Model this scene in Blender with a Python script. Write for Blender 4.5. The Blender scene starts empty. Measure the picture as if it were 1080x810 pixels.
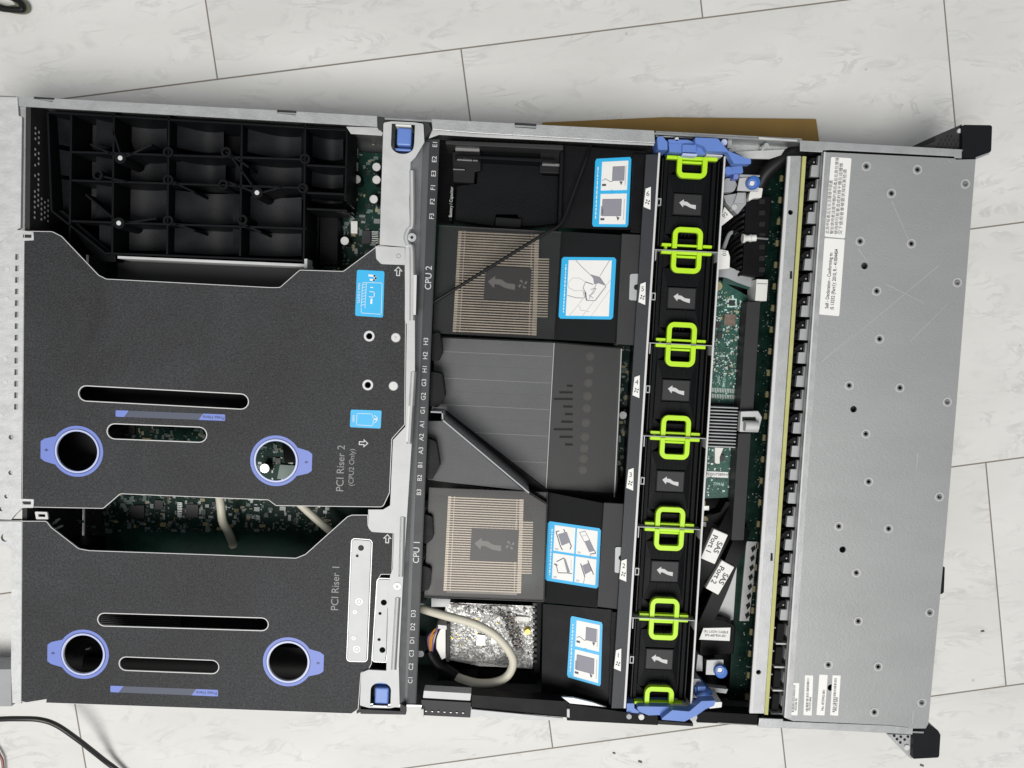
import bpy, bmesh, math, random
from mathutils import Vector, Matrix
from mathutils.geometry import tessellate_polygon
R = math.radians
sc = bpy.context.scene
col = sc.collection
random.seed(7)

# ------------------------------------------------------------------ camera
FPX = 811.0
CAM = Vector((0.3452305, 0.2917045, 0.6563165))
w = Vector((0.06281094, 0.02091281, -0.04801119))
ROT = Matrix.Rotation(w.length, 3, w.normalized())      # world -> camera
cd = bpy.data.cameras.new("camera"); cam = bpy.data.objects.new("camera", cd); col.objects.link(cam)
cam.matrix_world = Matrix.Translation(CAM) @ ROT.transposed().to_4x4()
cd.sensor_width = 36; cd.lens = FPX/1080*36; cd.clip_start = 0.02; cd.clip_end = 50
sc.camera = cam
# ------------------------------------------------------------------ world and lamp
wd = bpy.data.worlds.new("World"); sc.world = wd; wd.use_nodes = True
bg = wd.node_tree.nodes['Background']; bg.inputs[0].default_value = (0.93, 0.96, 1.0, 1); bg.inputs[1].default_value = 0.33
ld = bpy.data.lights.new("ceiling_lamp", 'AREA'); ld.shape = 'RECTANGLE'; ld.size = 1.5; ld.size_y = 1.1; ld.energy = 72.0
ld.color = (1.0, 0.975, 0.94)
lamp = bpy.data.objects.new("ceiling_lamp", ld); col.objects.link(lamp)
tgt = Vector((0.34, 0.22, 0.05)); lamp.location = tgt + Vector((-0.25, -0.90, 2.35))
lamp.rotation_euler = (tgt-lamp.location).to_track_quat('-Z', 'Y').to_euler()
sc.view_settings.view_transform = 'Standard'; sc.view_settings.look = 'None'; sc.view_settings.exposure = 0.0; sc.view_settings.gamma = 1.0
sc.cycles.use_denoising = True
sc.cycles.max_bounces = 8

TOP = 0.087; FL = 0.0
def ray(px, py):
    return ROT.transposed() @ Vector(((px-540)/FPX, -(py-405)/FPX, -1.0))
def P(px, py, z=TOP):                     # the point of a level plane at height z
    d = ray(px, py); t = (z-CAM.z)/d.z
    return CAM + d*t
def PS(px, py, z0, zx, x0):               # the point of a plane sloping along the chassis
    d = ray(px, py); t = (z0+zx*(CAM.x-x0)-CAM.z)/(d.z-zx*d.x)
    return CAM + d*t
def V2(v): return (v.x, v.y)
def scale_at(z): return (CAM.z-z)/FPX

# ------------------------------------------------------------------ materials
MATS = {}
def mat(name, c, rough=.5, metal=0., var=.0, vs=60., bump=0., bs=400., stretch=(1,1,1), spec=.5, coat=0.):
    m = bpy.data.materials.new(name); m.use_nodes = True; nt = m.node_tree; b = nt.nodes['Principled BSDF']
    b.inputs['Base Color'].default_value = (*c, 1); b.inputs['Roughness'].default_value = rough; b.inputs['Metallic'].default_value = metal
    b.inputs['Specular IOR Level'].default_value = spec; b.inputs['Coat Weight'].default_value = coat
    if var or bump:
        g = nt.nodes.new('ShaderNodeNewGeometry'); mp = nt.nodes.new('ShaderNodeMapping'); mp.inputs['Scale'].default_value = stretch
        nt.links.new(g.outputs['Position'], mp.inputs[0])
    if var:
        n = nt.nodes.new('ShaderNodeTexNoise'); n.inputs['Scale'].default_value = vs; n.inputs['Detail'].default_value = 6; n.inputs['Roughness'].default_value = .65
        nt.links.new(mp.outputs[0], n.inputs[0])
        r = nt.nodes.new('ShaderNodeMapRange'); r.inputs[1].default_value = .3; r.inputs[2].default_value = .7; r.inputs[3].default_value = 1-var; r.inputs[4].default_value = 1+var
        nt.links.new(n.outputs[0], r.inputs[0])
        mx = nt.nodes.new('ShaderNodeVectorMath'); mx.operation = 'SCALE'; mx.inputs[0].default_value = c
        nt.links.new(r.outputs[0], mx.inputs['Scale']); nt.links.new(mx.outputs[0], b.inputs['Base Color'])
        r2 = nt.nodes.new('ShaderNodeMapRange'); r2.inputs[1].default_value = .3; r2.inputs[2].default_value = .7
        r2.inputs[3].default_value = max(.02, rough*(1-var*.6)); r2.inputs[4].default_value = min(1, rough*(1+var*.6))
        nt.links.new(n.outputs[0], r2.inputs[0]); nt.links.new(r2.outputs[0], b.inputs['Roughness'])
    if bump:
        n2 = nt.nodes.new('ShaderNodeTexNoise'); n2.inputs['Scale'].default_value = bs; n2.inputs['Detail'].default_value = 3
        nt.links.new(mp.outputs[0], n2.inputs[0])
        bp = nt.nodes.new('ShaderNodeBump'); bp.inputs['Strength'].default_value = bump; bp.inputs['Distance'].default_value = .0005
        nt.links.new(n2.outputs[0], bp.inputs['Height']); nt.links.new(bp.outputs[0], b.inputs['Normal'])
    MATS[name] = m; return m
mat('galvanised', (.42,.43,.435), .42, .55, .10, 90, .25, 900)
mat('pan_steel', (.06,.06,.062), .6, .3, .15, 60)
mat('bright_steel', (.47,.48,.48), .58, .15, .12, 40, .2, 900, (1,1,1), .3)
mat('wall_steel', (.42,.43,.43), .38, .8, .15, 60, .1, 600, (1,4,1))
mat('cover_steel', (.345,.355,.355), .45, .5, .045, 26, .30, 1300, (.45,1,1))
mat('rear_steel', (.50,.51,.51), .5, .25, .12, 160, .3, 800, (.5,1,1))
mat('cut_edge', (.54,.54,.54), .55, .1)
mat('black_paint', (.029,.0305,.033), .58, 0, .34, 17, .8, 1500, (1,1,1), .30)
mat('black_plastic', (.005,.005,.006), .45, 0, .2, 60, .2, 900, (1,1,1), .10)
mat('matt_plastic', (.0085,.009,.010), .6, 0, .15, 45, .4, 1200, (1,1,1), .10)
mat('textured_grey', (.105,.107,.111), .62, 0, .12, 18, .9, 1600, (1,1,1), .35)
mat('tray_plastic', (.0055,.006,.007), .5, 0, .25, 30, .3, 500, (1,1,1), .08)
mat('label_strip', (.023,.026,.031), .5, 0, .08, 60, .2, 900, (1,1,1), .35)
mat('dark_gloss', (.006,.006,.007), .5, 0, 0, 60, 0, 400, (1,1,1), .25)
mat('ear_black', (.007,.008,.010), .5, 0, .1, 60, 0, 400, (1,1,1), .15)
mat('blue_plastic', (.10,.19,.50), .42, 0, .06, 40, .1, 400)
mat('deep_blue', (.03,.12,.42), .35)
mat('blue_print', (.135,.19,.52), .5, 0, .04, 60)
mat('dark_blue_print', (.035,.055,.17), .5)
mat('grey_blue_print', (.055,.066,.10), .55)
mat('pale_blue_print', (.42,.47,.70), .4)
mat('lime', (.42,.70,.010), .36, 0, .05, 40)
mat('cyan_label', (.012,.38,.70), .45, 0, .03, 30)
mat('paper', (.72,.72,.70), .55, 0, .02, 80)
mat('ink', (.05,.05,.055), .6)
mat('grey_ink', (.22,.22,.26), .6)
mat('light_ink', (.50,.50,.50), .6)
mat('white_ink', (.50,.51,.51), .5)
mat('grey_print', (.19,.19,.19), .5)
mat('pcb_green', (.012,.075,.055), .35, 0, .35, 110, .3, 900)
mat('pcb_dark', (.0035,.018,.013), .4, 0, .45, 110, .3, 900, (1,1,1), .12)
mat('chip', (.02,.02,.022), .4, 0, .1, 60)
mat('chip_brown', (.17,.125,.10), .4, .2, .25, 400)
mat('solder', (.62,.66,.64), .3, .7)
mat('silk', (.45,.62,.58), .5)
mat('tan_cap', (.33,.29,.15), .45, 0, .1, 90)
mat('gold', (.55,.40,.04), .3, .5)
mat('cap_top', (.82,.82,.80), .3, .5)
mat('fin', (.54,.485,.40), .4, .25, .22, 45)
mat('fin_grey', (.30,.30,.30), .35, .7)
mat('yellow_edge', (.40,.40,.15), .55, 0, .08, 120)
mat('tray_grey', (.36,.37,.38), .5, .2, .08, 80)
mat('grey_plastic', (.30,.31,.32), .5, 0, .06, 60)
mat('white_plastic', (.66,.66,.63), .45)
mat('beige_cable', (.56,.535,.44), .5, 0, .05, 60)
mat('black_cable', (.008,.008,.009), .45, 0, 0, 60, 0, 400, (1,1,1), .2)
mat('cord_rubber', (.012,.012,.012), .4)
mat('green_ribbon', (.015,.06,.05), .35)
mat('orange_wire', (.6,.28,.04), .4); mat('purple_wire', (.22,.12,.30), .4); mat('olive_cord', (.14,.14,.09), .35, .2, .3, 200)
mat('glitter', (.50,.50,.485), .5, .6, .15, 300)
mat('card', (.24,.145,.035), .8, 0, .10, 30, .3, 500)
mat('pad_dark', (.028,.028,.030), .55, 0, .1, 60, 0, 400, (1,1,1), .25)
mat('mould_grey', (.17,.17,.175), .6)
mat('fan_label', (.022,.022,.024), .5, 0, .05, 60, 0, 400, (1,1,1), .3)
mat('fin_base', (.20,.185,.16), .5)
mat('tan_top', (.42,.38,.29), .5)
mat('mb_green_shaded', (.005,.030,.022), .45, 0, .35, 110, .3, 900, (1,1,1), .15)  # board green with the shade of the deep bay put into it
mat('shaded_solder', (.22,.24,.235), .4, .5)  # solder and print of that board, darkened for the same shade
mat('shaded_silk', (.12,.17,.155), .5)
mat('scratch_steel', (.50,.51,.51), .4, .5)
mat('mould_dark', (.085,.087,.09), .6)
mat('rivet_light', (.50,.51,.51), .4, .4)
mat('step_grey', (.075,.08,.085), .5, 0, .06, 60, 0, 400, (1,1,1), .4)
mat('ridge_shade_grey', (.12,.12,.12), .5)
mat('pocket', (.016,.017,.0195), .5, 0, .4, 28, .3, 900, (1,1,1), .3)
mat('hole', (.003,.003,.003), .8)
mat('dirt', (.10,.09,.08), .8)
mat('red_cord', (.18,.05,.045), .4)
# smoked clear plastic of the air baffle
def smoked(name, tint, body, fac, rough=.25):
    m = bpy.data.materials.new(name); m.use_nodes = True; nt = m.node_tree; b = nt.nodes['Principled BSDF']
    b.inputs['Base Color'].default_value = (*body, 1); b.inputs['Roughness'].default_value = rough
    tr = nt.nodes.new('ShaderNodeBsdfTransparent'); tr.inputs[0].default_value = (*tint, 1)
    mx = nt.nodes.new('ShaderNodeMixShader'); mx.inputs[0].default_value = fac
    nt.links.new(tr.outputs[0], mx.inputs[1]); nt.links.new(b.outputs[0], mx.inputs[2])
    nt.links.new(mx.outputs[0], nt.nodes['Material Output'].inputs[0]); MATS[name] = m
def scuffed(name):
    m = MATS[name]; nt = m.node_tree; b = nt.nodes['Principled BSDF']; N = nt.nodes.new; L = nt.links.new
    g = N('ShaderNodeNewGeometry'); a = N('ShaderNodeTexNoise'); a.inputs['Scale'].default_value = 9; a.inputs['Detail'].default_value = 8; a.inputs['Roughness'].default_value = .7; a.inputs['Distortion'].default_value = .8
    f = N('ShaderNodeTexNoise'); f.inputs['Scale'].default_value = 700; f.inputs['Detail'].default_value = 2
    L(g.outputs['Position'], a.inputs[0]); L(g.outputs['Position'], f.inputs[0])
    ra = N('ShaderNodeValToRGB'); ra.color_ramp.elements[0].position = .34; ra.color_ramp.elements[0].color = (.013,.0135,.015,1); ra.color_ramp.elements[1].position = .68; ra.color_ramp.elements[1].color = (.037,.039,.042,1); L(a.outputs[0], ra.inputs[0])
    rf = N('ShaderNodeMapRange'); rf.inputs[1].default_value = .35; rf.inputs[2].default_value = .7; rf.inputs[3].default_value = .65; rf.inputs[4].default_value = 1.5; L(f.outputs[0], rf.inputs[0])
    v = N('ShaderNodeVectorMath'); v.operation = 'SCALE'; L(ra.outputs[0], v.inputs[0]); L(rf.outputs[0], v.inputs['Scale']); L(v.outputs[0], b.inputs['Base Color'])
    rr = N('ShaderNodeMapRange'); rr.inputs[1].default_value = .3; rr.inputs[2].default_value = .7; rr.inputs[3].default_value = .42; rr.inputs[4].default_value = .68; L(a.outputs[0], rr.inputs[0]); L(rr.outputs[0], b.inputs['Roughness'])
scuffed('black_paint')
smoked('smoked', (.95,.94,.93), (.075,.075,.077), .17)
smoked('smoked_dark', (.74,.74,.74), (.08,.081,.083), .36, .5)
# marbled floor tile
def floor_mat(ox, oy, ang, bw, rh):
    m = bpy.data.materials.new('floor_tile'); m.use_nodes = True; nt = m.node_tree; b = nt.nodes['Principled BSDF']; N = nt.nodes.new; L = nt.links.new
    g = N('ShaderNodeNewGeometry')
    mp = N('ShaderNodeMapping'); mp.vector_type = 'TEXTURE'; mp.inputs['Location'].default_value = (ox, oy, 0); mp.inputs['Rotation'].default_value = (0,0,ang)
    L(g.outputs['Position'], mp.inputs[0])
    br = N('ShaderNodeTexBrick'); br.offset = .5; br.offset_frequency = 2; br.squash = 1
    br.inputs['Scale'].default_value = 1; br.inputs['Mortar Size'].default_value = .00065; br.inputs['Mortar Smooth'].default_value = .2
    br.inputs['Brick Width'].default_value = bw; br.inputs['Row Height'].default_value = rh; br.inputs['Bias'].default_value = 0
    br.inputs['Color1'].default_value = (.0,.0,.0,1); br.inputs['Color2'].default_value = (1,1,1,1); br.inputs['Mortar'].default_value = (.5,.5,.5,1)
    L(mp.outputs[0], br.inputs['Vector'])
    # veins: stretched ridged noise, shifted per tile
    sep = N('ShaderNodeVectorMath'); sep.operation = 'MULTIPLY_ADD'; sep.inputs[1].default_value = (3,5,2)
    L(br.outputs['Color'], sep.inputs[0]); L(mp.outputs[0], sep.inputs[2])
    m2 = N('ShaderNodeMapping'); m2.inputs['Rotation'].default_value = (0,0,R(48)); m2.inputs['Scale'].default_value = (1,2.6,1); L(sep.outputs[0], m2.inputs[0])
    n1 = N('ShaderNodeTexNoise'); n1.inputs['Scale'].default_value = 21; n1.inputs['Detail'].default_value = 9; n1.inputs['Roughness'].default_value = .62; n1.inputs['Distortion'].default_value = 1.1
    L(m2.outputs[0], n1.inputs[0])
    a = N('ShaderNodeMath'); a.operation = 'SUBTRACT'; a.inputs[1].default_value = .5; L(n1.outputs[0], a.inputs[0])
    a2 = N('ShaderNodeMath'); a2.operation = 'ABSOLUTE'; L(a.outputs[0], a2.inputs[0])
    v = N('ShaderNodeMapRange'); v.inputs[1].default_value = 0; v.inputs[2].default_value = .055; v.inputs[3].default_value = 1; v.inputs[4].default_value = 0; L(a2.outputs[0], v.inputs[0])
    n2 = N('ShaderNodeTexNoise'); n2.inputs['Scale'].default_value = 24; n2.inputs['Detail'].default_value = 4; L(m2.outputs[0], n2.inputs[0])
    v2 = N('ShaderNodeMapRange'); v2.inputs[1].default_value = .45; v2.inputs[2].default_value = .66; L(n2.outputs[0], v2.inputs[0])
    vm = N('ShaderNodeMath'); vm.operation = 'MULTIPLY'; L(v.outputs[0], vm.inputs[0]); L(v2.outputs[0], vm.inputs[1])
    vm2 = N('ShaderNodeMath'); vm2.operation = 'MULTIPLY'; vm2.inputs[1].default_value = .40; L(vm.outputs[0], vm2.inputs[0])
    n3 = N('ShaderNodeTexNoise'); n3.inputs['Scale'].default_value = 6; n3.inputs['Detail'].default_value = 5; L(m2.outputs[0], n3.inputs[0])
    cr = N('ShaderNodeValToRGB'); cr.color_ramp.elements[0].position = .3; cr.color_ramp.elements[0].color = (.555,.555,.535,1)
    cr.color_ramp.elements[1].position = .7; cr.color_ramp.elements[1].color = (.655,.655,.635,1); L(n3.outputs[0], cr.inputs[0])
    mx = N('ShaderNodeMix'); mx.data_type = 'RGBA'; L(vm2.outputs[0], mx.inputs[0]); L(cr.outputs[0], mx.inputs[6]); mx.inputs[7].default_value = (.33,.33,.32,1)
    # rare dark specks
    vo = N('ShaderNodeTexVoronoi'); vo.inputs['Scale'].default_value = 26; L(mp.outputs[0], vo.inputs['Vector'])
    sp = N('ShaderNodeMapRange'); sp.inputs[1].default_value = .025; sp.inputs[2].default_value = .045; sp.inputs[3].default_value = .35; sp.inputs[4].default_value = 0; L(vo.outputs['Distance'], sp.inputs[0])
    sx = N('ShaderNodeSeparateColor'); L(vo.outputs['Color'], sx.inputs[0])
    gt = N('ShaderNodeMath'); gt.operation = 'GREATER_THAN'; gt.inputs[1].default_value = .55; L(sx.outputs[0], gt.inputs[0])
    sm = N('ShaderNodeMath'); sm.operation = 'MULTIPLY'; L(sp.outputs[0], sm.inputs[0]); L(gt.outputs[0], sm.inputs[1])
    mx2 = N('ShaderNodeMix'); mx2.data_type = 'RGBA'; L(sm.outputs[0], mx2.inputs[0]); L(mx.outputs[2], mx2.inputs[6]); mx2.inputs[7].default_value = (.2,.18,.16,1)
    mj = N('ShaderNodeMix'); mj.data_type = 'RGBA'; L(br.outputs['Fac'], mj.inputs[0]); L(mx2.outputs[2], mj.inputs[6]); mj.inputs[7].default_value = (.20,.18,.15,1)
    L(mj.outputs[2], b.inputs['Base Color']); b.inputs['Roughness'].default_value = .6; b.inputs['Specular IOR Level'].default_value = .3
    bp = N('ShaderNodeBump'); bp.invert = True; bp.inputs['Strength'].default_value = .6; bp.inputs['Distance'].default_value = .001
    L(br.outputs['Fac'], bp.inputs['Height']); L(bp.outputs[0], b.inputs['Normal'])
    MATS['floor_tile'] = m

# ------------------------------------------------------------------ mesh builder
class MB:
    def __init__(s): s.v = []; s.f = []; s.sm = False
    def add(s, vs, fs):
        o = len(s.v); s.v += [Vector(v) for v in vs]; s.f += [[o+i for i in f] for f in fs]; return s
    def box(s, x0, y0, z0, x1, y1, z1):
        vs = [(x0,y0,z0),(x1,y0,z0),(x1,y1,z0),(x0,y1,z0),(x0,y0,z1),(x1,y0,z1),(x1,y1,z1),(x0,y1,z1)]
        return s.add(vs, [(0,3,2,1),(4,5,6,7),(0,1,5,4),(1,2,6,5),(2,3,7,6),(3,0,4,7)])
    def rbox(s, c, sx, sy, z0, z1, a=0.):
        ca, sa = math.cos(a), math.sin(a)
        q = [(c[0]+ca*dx-sa*dy, c[1]+sa*dx+ca*dy) for dx, dy in ((-sx/2,-sy/2),(sx/2,-sy/2),(sx/2,sy/2),(-sx/2,sy/2))]
        return s.prism([q], z0, z1)
    def prism(s, loops, z0, z1):
        """upright solid: loops[0] outline, the others holes, as (x, y) lists"""
        loops = [[(p[0], p[1]) for p in l] for l in loops]
        def area(l): return sum(l[i][0]*l[(i+1)%len(l)][1]-l[(i+1)%len(l)][0]*l[i][1] for i in range(len(l)))
        for k, l in enumerate(loops):
            if (area(l) > 0) != (k == 0): l.reverse()
        tri = tessellate_polygon([[Vector((x, y, 0)) for x, y in l] for l in loops])
        flat = [p for l in loops for p in l]; n = len(flat)
        vs = [(x, y, z0) for x, y in flat] + [(x, y, z1) for x, y in flat]; fs = []
        for a, b, c in tri:
            pa, pb, pc = flat[a], flat[b], flat[c]
            if (pb[0]-pa[0])*(pc[1]-pa[1])-(pb[1]-pa[1])*(pc[0]-pa[0]) < 0: a, b, c = c, b, a
            fs.append((a+n, b+n, c+n)); fs.append((c, b, a))
        o = 0
        for l in loops:
            m = len(l)
            for i in range(m):
                j = (i+1) % m; fs.append((o+i, o+j, n+o+j, n+o+i))
            o += m
        return s.add(vs, fs)
    def cyl(s, c, r, z0, z1, n=20, r2=None):
        r2 = r if r2 is None else r2
        vs = [(c[0]+r*math.cos(2*math.pi*i/n), c[1]+r*math.sin(2*math.pi*i/n), z0) for i in range(n)] + [(c[0]+r2*math.cos(2*math.pi*i/n), c[1]+r2*math.sin(2*math.pi*i/n), z1) for i in range(n)]
        fs = [(i, (i+1)%n, n+(i+1)%n, n+i) for i in range(n)] + [tuple(range(n, 2*n)), tuple(range(n-1, -1, -1))]
        return s.add(vs, fs)
    def ring(s, c, r0, r1, z0, z1, n=48):
        return s.prism([circ(c, r1, n), circ(c, r0, n)], z0, z1)
    def tube(s, pts, r, n=10, rs=None):
        pts = [Vector(p) for p in pts]; m = len(pts); up = Vector((0,0,1)); vs = []; fs = []
        for i, p in enumerate(pts):
            t = (pts[min(i+1, m-1)]-pts[max(i-1, 0)]).normalized()
            a = t.cross(up)
            if a.length < 1e-4: a = t.cross(Vector((1,0,0)))
            a.normalize(); b = a.cross(t); rr = rs[i] if rs else r
            vs += [p+a*rr*math.cos(2*math.pi*k/n)+b*rr*math.sin(2*math.pi*k/n) for k in range(n)]
        for i in range(m-1):
            for k in range(n): fs.append((i*n+k, i*n+(k+1)%n, (i+1)*n+(k+1)%n, (i+1)*n+k))
        fs.append(tuple(range(n-1,-1,-1))); fs.append(tuple(range((m-1)*n, m*n)))
        return s.add(vs, fs)
    def loft(s, top, bottom):
        """two equal loops of 3-D points joined into a solid"""
        n = len(top); vs = list(bottom)+list(top)
        return s.add(vs, [(i,(i+1)%n,n+(i+1)%n,n+i) for i in range(n)]+[tuple(range(n,2*n)), tuple(range(n-1,-1,-1))])
    def build(s, name, m, parent=None, bevel=0., smooth=False, label=None, stuff=False):
        off = parent_loc(parent)
        me = bpy.data.meshes.new(name); me.from_pydata([v-off for v in s.v], [], s.f)
        bm = bmesh.new(); bm.from_mesh(me); bmesh.ops.recalc_face_normals(bm, faces=bm.faces); bm.to_mesh(me); bm.free()
        me.materials.append(MATS[m]); me.update()
        o = bpy.data.objects.new(name, me); col.objects.link(o)
        if parent: o.parent = parent
        if smooth:
            for p in me.polygons: p.use_smooth = True
            me.set_sharp_from_angle(angle=R(40))
        if bevel:
            b = o.modifiers.new('bevel', 'BEVEL'); b.width = bevel; b.segments = 2; b.limit_method = 'ANGLE'; b.angle_limit = R(40)
        if label: o['label'] = label
        if stuff: o['kind'] = 'stuff'
        return o
def parent_loc(p):
    v = Vector((0,0,0))
    while p is not None: v += p.location; p = p.parent
    return v
def circ(c, r, n=32): return [(c[0]+r*math.cos(2*math.pi*i/n), c[1]+r*math.sin(2*math.pi*i/n)) for i in range(n)]
def W(pts, z=TOP): return [V2(P(p[0], p[1], z)) for p in pts]
def fillet(pts, z=TOP, n=6, r0=0.):
    """outline traced in pixels, each corner (x, y[, radius in pixels]) rounded, moved to height z"""
    out = []; m = len(pts); s = scale_at(z)
    w_ = [Vector(V2(P(p[0], p[1], z))) for p in pts]
    for i in range(m):
        r = (pts[i][2] if len(pts[i]) > 2 else r0)*s
        p = w_[i]; a = (w_[i-1]-p); b = (w_[(i+1)%m]-p)
        if r < 1e-7: out.append((p.x, p.y)); continue
        la, lb = a.length, b.length; a.normalize(); b.normalize()
        ang = math.acos(max(-1, min(1, a.dot(b)))); 
        if ang > math.pi-.03: out.append((p.x, p.y)); continue
        d = min(r/math.tan(ang/2), la*.49, lb*.49); rr = d*math.tan(ang/2)
        c = p+(a+b).normalized()*(rr/math.sin(ang/2)); s0 = p+a*d-c; s1 = p+b*d-c
        a0 = math.atan2(s0.y, s0.x); a1 = math.atan2(s1.y, s1.x); da = (a1-a0+math.pi)%(2*math.pi)-math.pi
        for k in range(n+1):
            t = a0+da*k/n; out.append((c.x+rr*math.cos(t), c.y+rr*math.sin(t)))
    return out
def capsule(a, b, rpx, z=TOP, n=8):
    s = scale_at(z); A = Vector(V2(P(*a, z))); B = Vector(V2(P(*b, z))); r = rpx*s; t = math.atan2((B-A).y, (B-A).x); out = []
    for k in range(n+1): q = t+math.pi/2+math.pi*k/n; out.append((A.x+r*math.cos(q), A.y+r*math.sin(q)))
    for k in range(n+1): q = t-math.pi/2+math.pi*k/n; out.append((B.x+r*math.cos(q), B.y+r*math.sin(q)))
    return out
def inset(loop, d):
    """shrink (d > 0) an outline"""
    A = sum(loop[i][0]*loop[(i+1)%len(loop)][1]-loop[(i+1)%len(loop)][0]*loop[i][1] for i in range(len(loop)))
    sg = 1 if A > 0 else -1; out = []; m = len(loop)
    for i in range(m):
        p0, p1, p2 = Vector(loop[i-1]), Vector(loop[i]), Vector(loop[(i+1)%m])
        e1 = (p1-p0); e2 = (p2-p1)
        if e1.length < 1e-8: e1 = e2
        if e2.length < 1e-8: e2 = e1
        e1.normalize(); e2.normalize()
        n1 = Vector((-e1.y, e1.x))*sg; n2 = Vector((-e2.y, e2.x))*sg; b = n1+n2
        if b.length < 1e-4: b = n1
        b.normalize(); k = d/max(.5, b.dot(n1)); q = p1+b*k; out.append((q.x, q.y))
    return out
def crom(pts, n=8):
    pts = [Vector(p) for p in pts]; q = [pts[0]*2-pts[1]]+pts+[pts[-1]*2-pts[-2]]; out = []
    for i in range(1, len(q)-2):
        a, b, c, d = q[i-1:i+3]
        for k in range(n):
            t = k/n; out.append(.5*((2*b)+(c-a)*t+(2*a-5*b+4*c-d)*t*t+(3*b-a-3*c+d)*t**3))
    out.append(pts[-1]); return out
def thing(name, label, cat, loc=(0,0,0), group=None):
    o = bpy.data.objects.new(name, None); col.objects.link(o); o.location = loc; o['label'] = label; o['category'] = cat
    o.empty_display_size = .01
    if group: o['group'] = group
    return o
def tag(o, label, cat, group=None):
    o['label'] = label; o['category'] = cat
    if group: o['group'] = group
    return o
def struct(o): o['kind'] = 'structure'; return o
def text(name, body, loc, size, ang, m, parent, xs=1., align='CENTER', bold=0., tilt=None):
    c = bpy.data.curves.new(name, 'FONT'); c.body = body; c.size = size; c.align_x = align; c.align_y = 'CENTER'; c.extrude = .00004; c.offset = bold
    c.materials.append(MATS[m]); o = bpy.data.objects.new(name, c); col.objects.link(o); o.parent = parent
    o.location = Vector(loc)-parent_loc(parent); o.rotation_euler = (0, tilt or 0, ang) if tilt is None else (0,0,0)
    if tilt is not None: o.rotation_euler = (Matrix.Rotation(tilt, 3, 'Y') @ Matrix.Rotation(ang, 3, 'Z')).to_euler()
    o.scale = (xs, 1, 1); c.space_line = 1.15
    return o
def scatter(mbs, poly, z, n, smin, smax, hmax, rnd):
    """random board components inside a convex world-space quad"""
    a, b, c, d = [Vector(p) for p in poly]
    for _ in range(n):
        u, v = rnd.random(), rnd.random(); p = (a*(1-u)+b*u)*(1-v)+(d*(1-u)+c*u)*v
        l = smin+(smax-smin)*rnd.random()**2; ww = l*rnd.uniform(.35, .8)
        if rnd.random() < .5: l, ww = ww, l
        rnd.choice(mbs).rbox((p.x, p.y), l, ww, z, z+hmax*rnd.uniform(.3, 1))

# ================================================================== SETTING
o3a = P(480,803,0); o3b = P(1080,721,0); u = Vector(V2(o3b-o3a)).normalized(); org = Vector(V2(P(1061,722.5,0)))
vv = Vector((-u.y, u.x)); A3 = Vector(V2(o3a)); h23 = (Vector(V2(P(1030,489,0)))-A3).dot(vv)
bw = (Vector(V2(P(1061,722.5,0)))-Vector(V2(P(581,774,0)))).dot(u)
org = A3+u*((org-A3).dot(u)+bw/2)
floor_mat(org.x, org.y, math.atan2(u.y, u.x), bw, h23)
print('tile', bw, h23, math.degrees(math.atan2(u.y, u.x)))
struct(MB().add([(-3,-3,0),(4,-3,0),(4,4,0),(-3,4,0)], [(0,1,2,3)]).build('floor', 'floor_tile'))

# cardboard under the back side of the chassis
zc = .004
o = MB().prism([W([(572,129),(700,123.5),(861,125.5),(868,175),(868,230),(560,220)], zc)], 0.0005, zc).build('cardboard_sheet', 'card', bevel=.0005)
tag(o, 'brown cardboard sheet lying on the floor under the back edge of the server', 'cardboard')

# cords on the floor
pts = crom([P(x, y, z) for x, y, z in ((-60,768,.03),(-20,761,.035),(0,758.5,.036),(20,758,.036),(42,759,.034),(60,765,.030),(82,780,.024),(100,794,.016),(118,808,.008),(150,830,.004),(200,850,.0035))], 8)
tag(MB().tube(pts, .0021, 12).build('loose_cable', 'cord_rubber', smooth=True), 'black round cord curving over the pale floor below the server', 'cord')
pts = crom([P(x, y, .004) for x, y in ((-30,770),(-8,786),(0,797),(3,806),(4,830))], 8)
tag(MB().tube(pts, .0011, 8).build('thin_wire', 'red_cord', smooth=True), 'thin dark red cord at the bottom left corner of the floor', 'cord')
g = thing('cable_loop', 'coiled olive grey cable end lying on the floor above the server', 'cable', P(10,2,0))
for k, dz in enumerate((.0035,.007,.005)):
    e = k*3.2
    pts = crom([P(x, y, dz) for x, y in ((-50,-22+e),(-10,-15+e*.6),(12,-4+e*.2),(25-e,3),(28-e*1.3,9.5),(22-e,12-e*.5),(5,9+e*.1),(-12,4+e*.3),(-50,-4-e*.3))], 8)
    MB().tube(pts, .0024, 10).build('cable_strand', 'olive_cord' if k != 1 else 'black_cable', g, smooth=True)

# ================================================================== CHASSIS
cw = .4455                                        # chassis across
ch = thing('server_chassis', 'open rack server chassis of galvanised steel lying on tiled floor', 'server', (0.345, 0.22, 0))
X0 = P(19,102).x; X1 = P(1029,158.5).x
# floor pan
MB().box(0.003, .0015, .0035, X1-.003, cw-.0015, .0047).build('floor_pan', 'pan_steel', ch)
yT = P(300,116).y; yB = P(700,764).y
def yatT(px): return P(px, 102+(px-19)*.0558).y
# side walls (front = high y, back = low y)
yTo = (P(100,106.6).y+P(900,151.6).y)/2; yBo = (P(300,749.5).y+P(860,769).y)/2
print('chassis y', yTo, yBo, 'x', X0, X1)
MB().box(X0, yTo-.0012, .003, X1-.009, yTo, TOP-.001).build('side_wall', 'wall_steel', ch)
MB().box(P(30,740).x, yBo, .003, P(975,772).x, yBo+.0012, .074).build('side_wall', 'wall_steel', ch)
MB().box(P(800,765).x, yBo, .074, P(975,772).x, yBo+.0012, TOP-.001).build('side_wall', 'wall_steel', ch)
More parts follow.
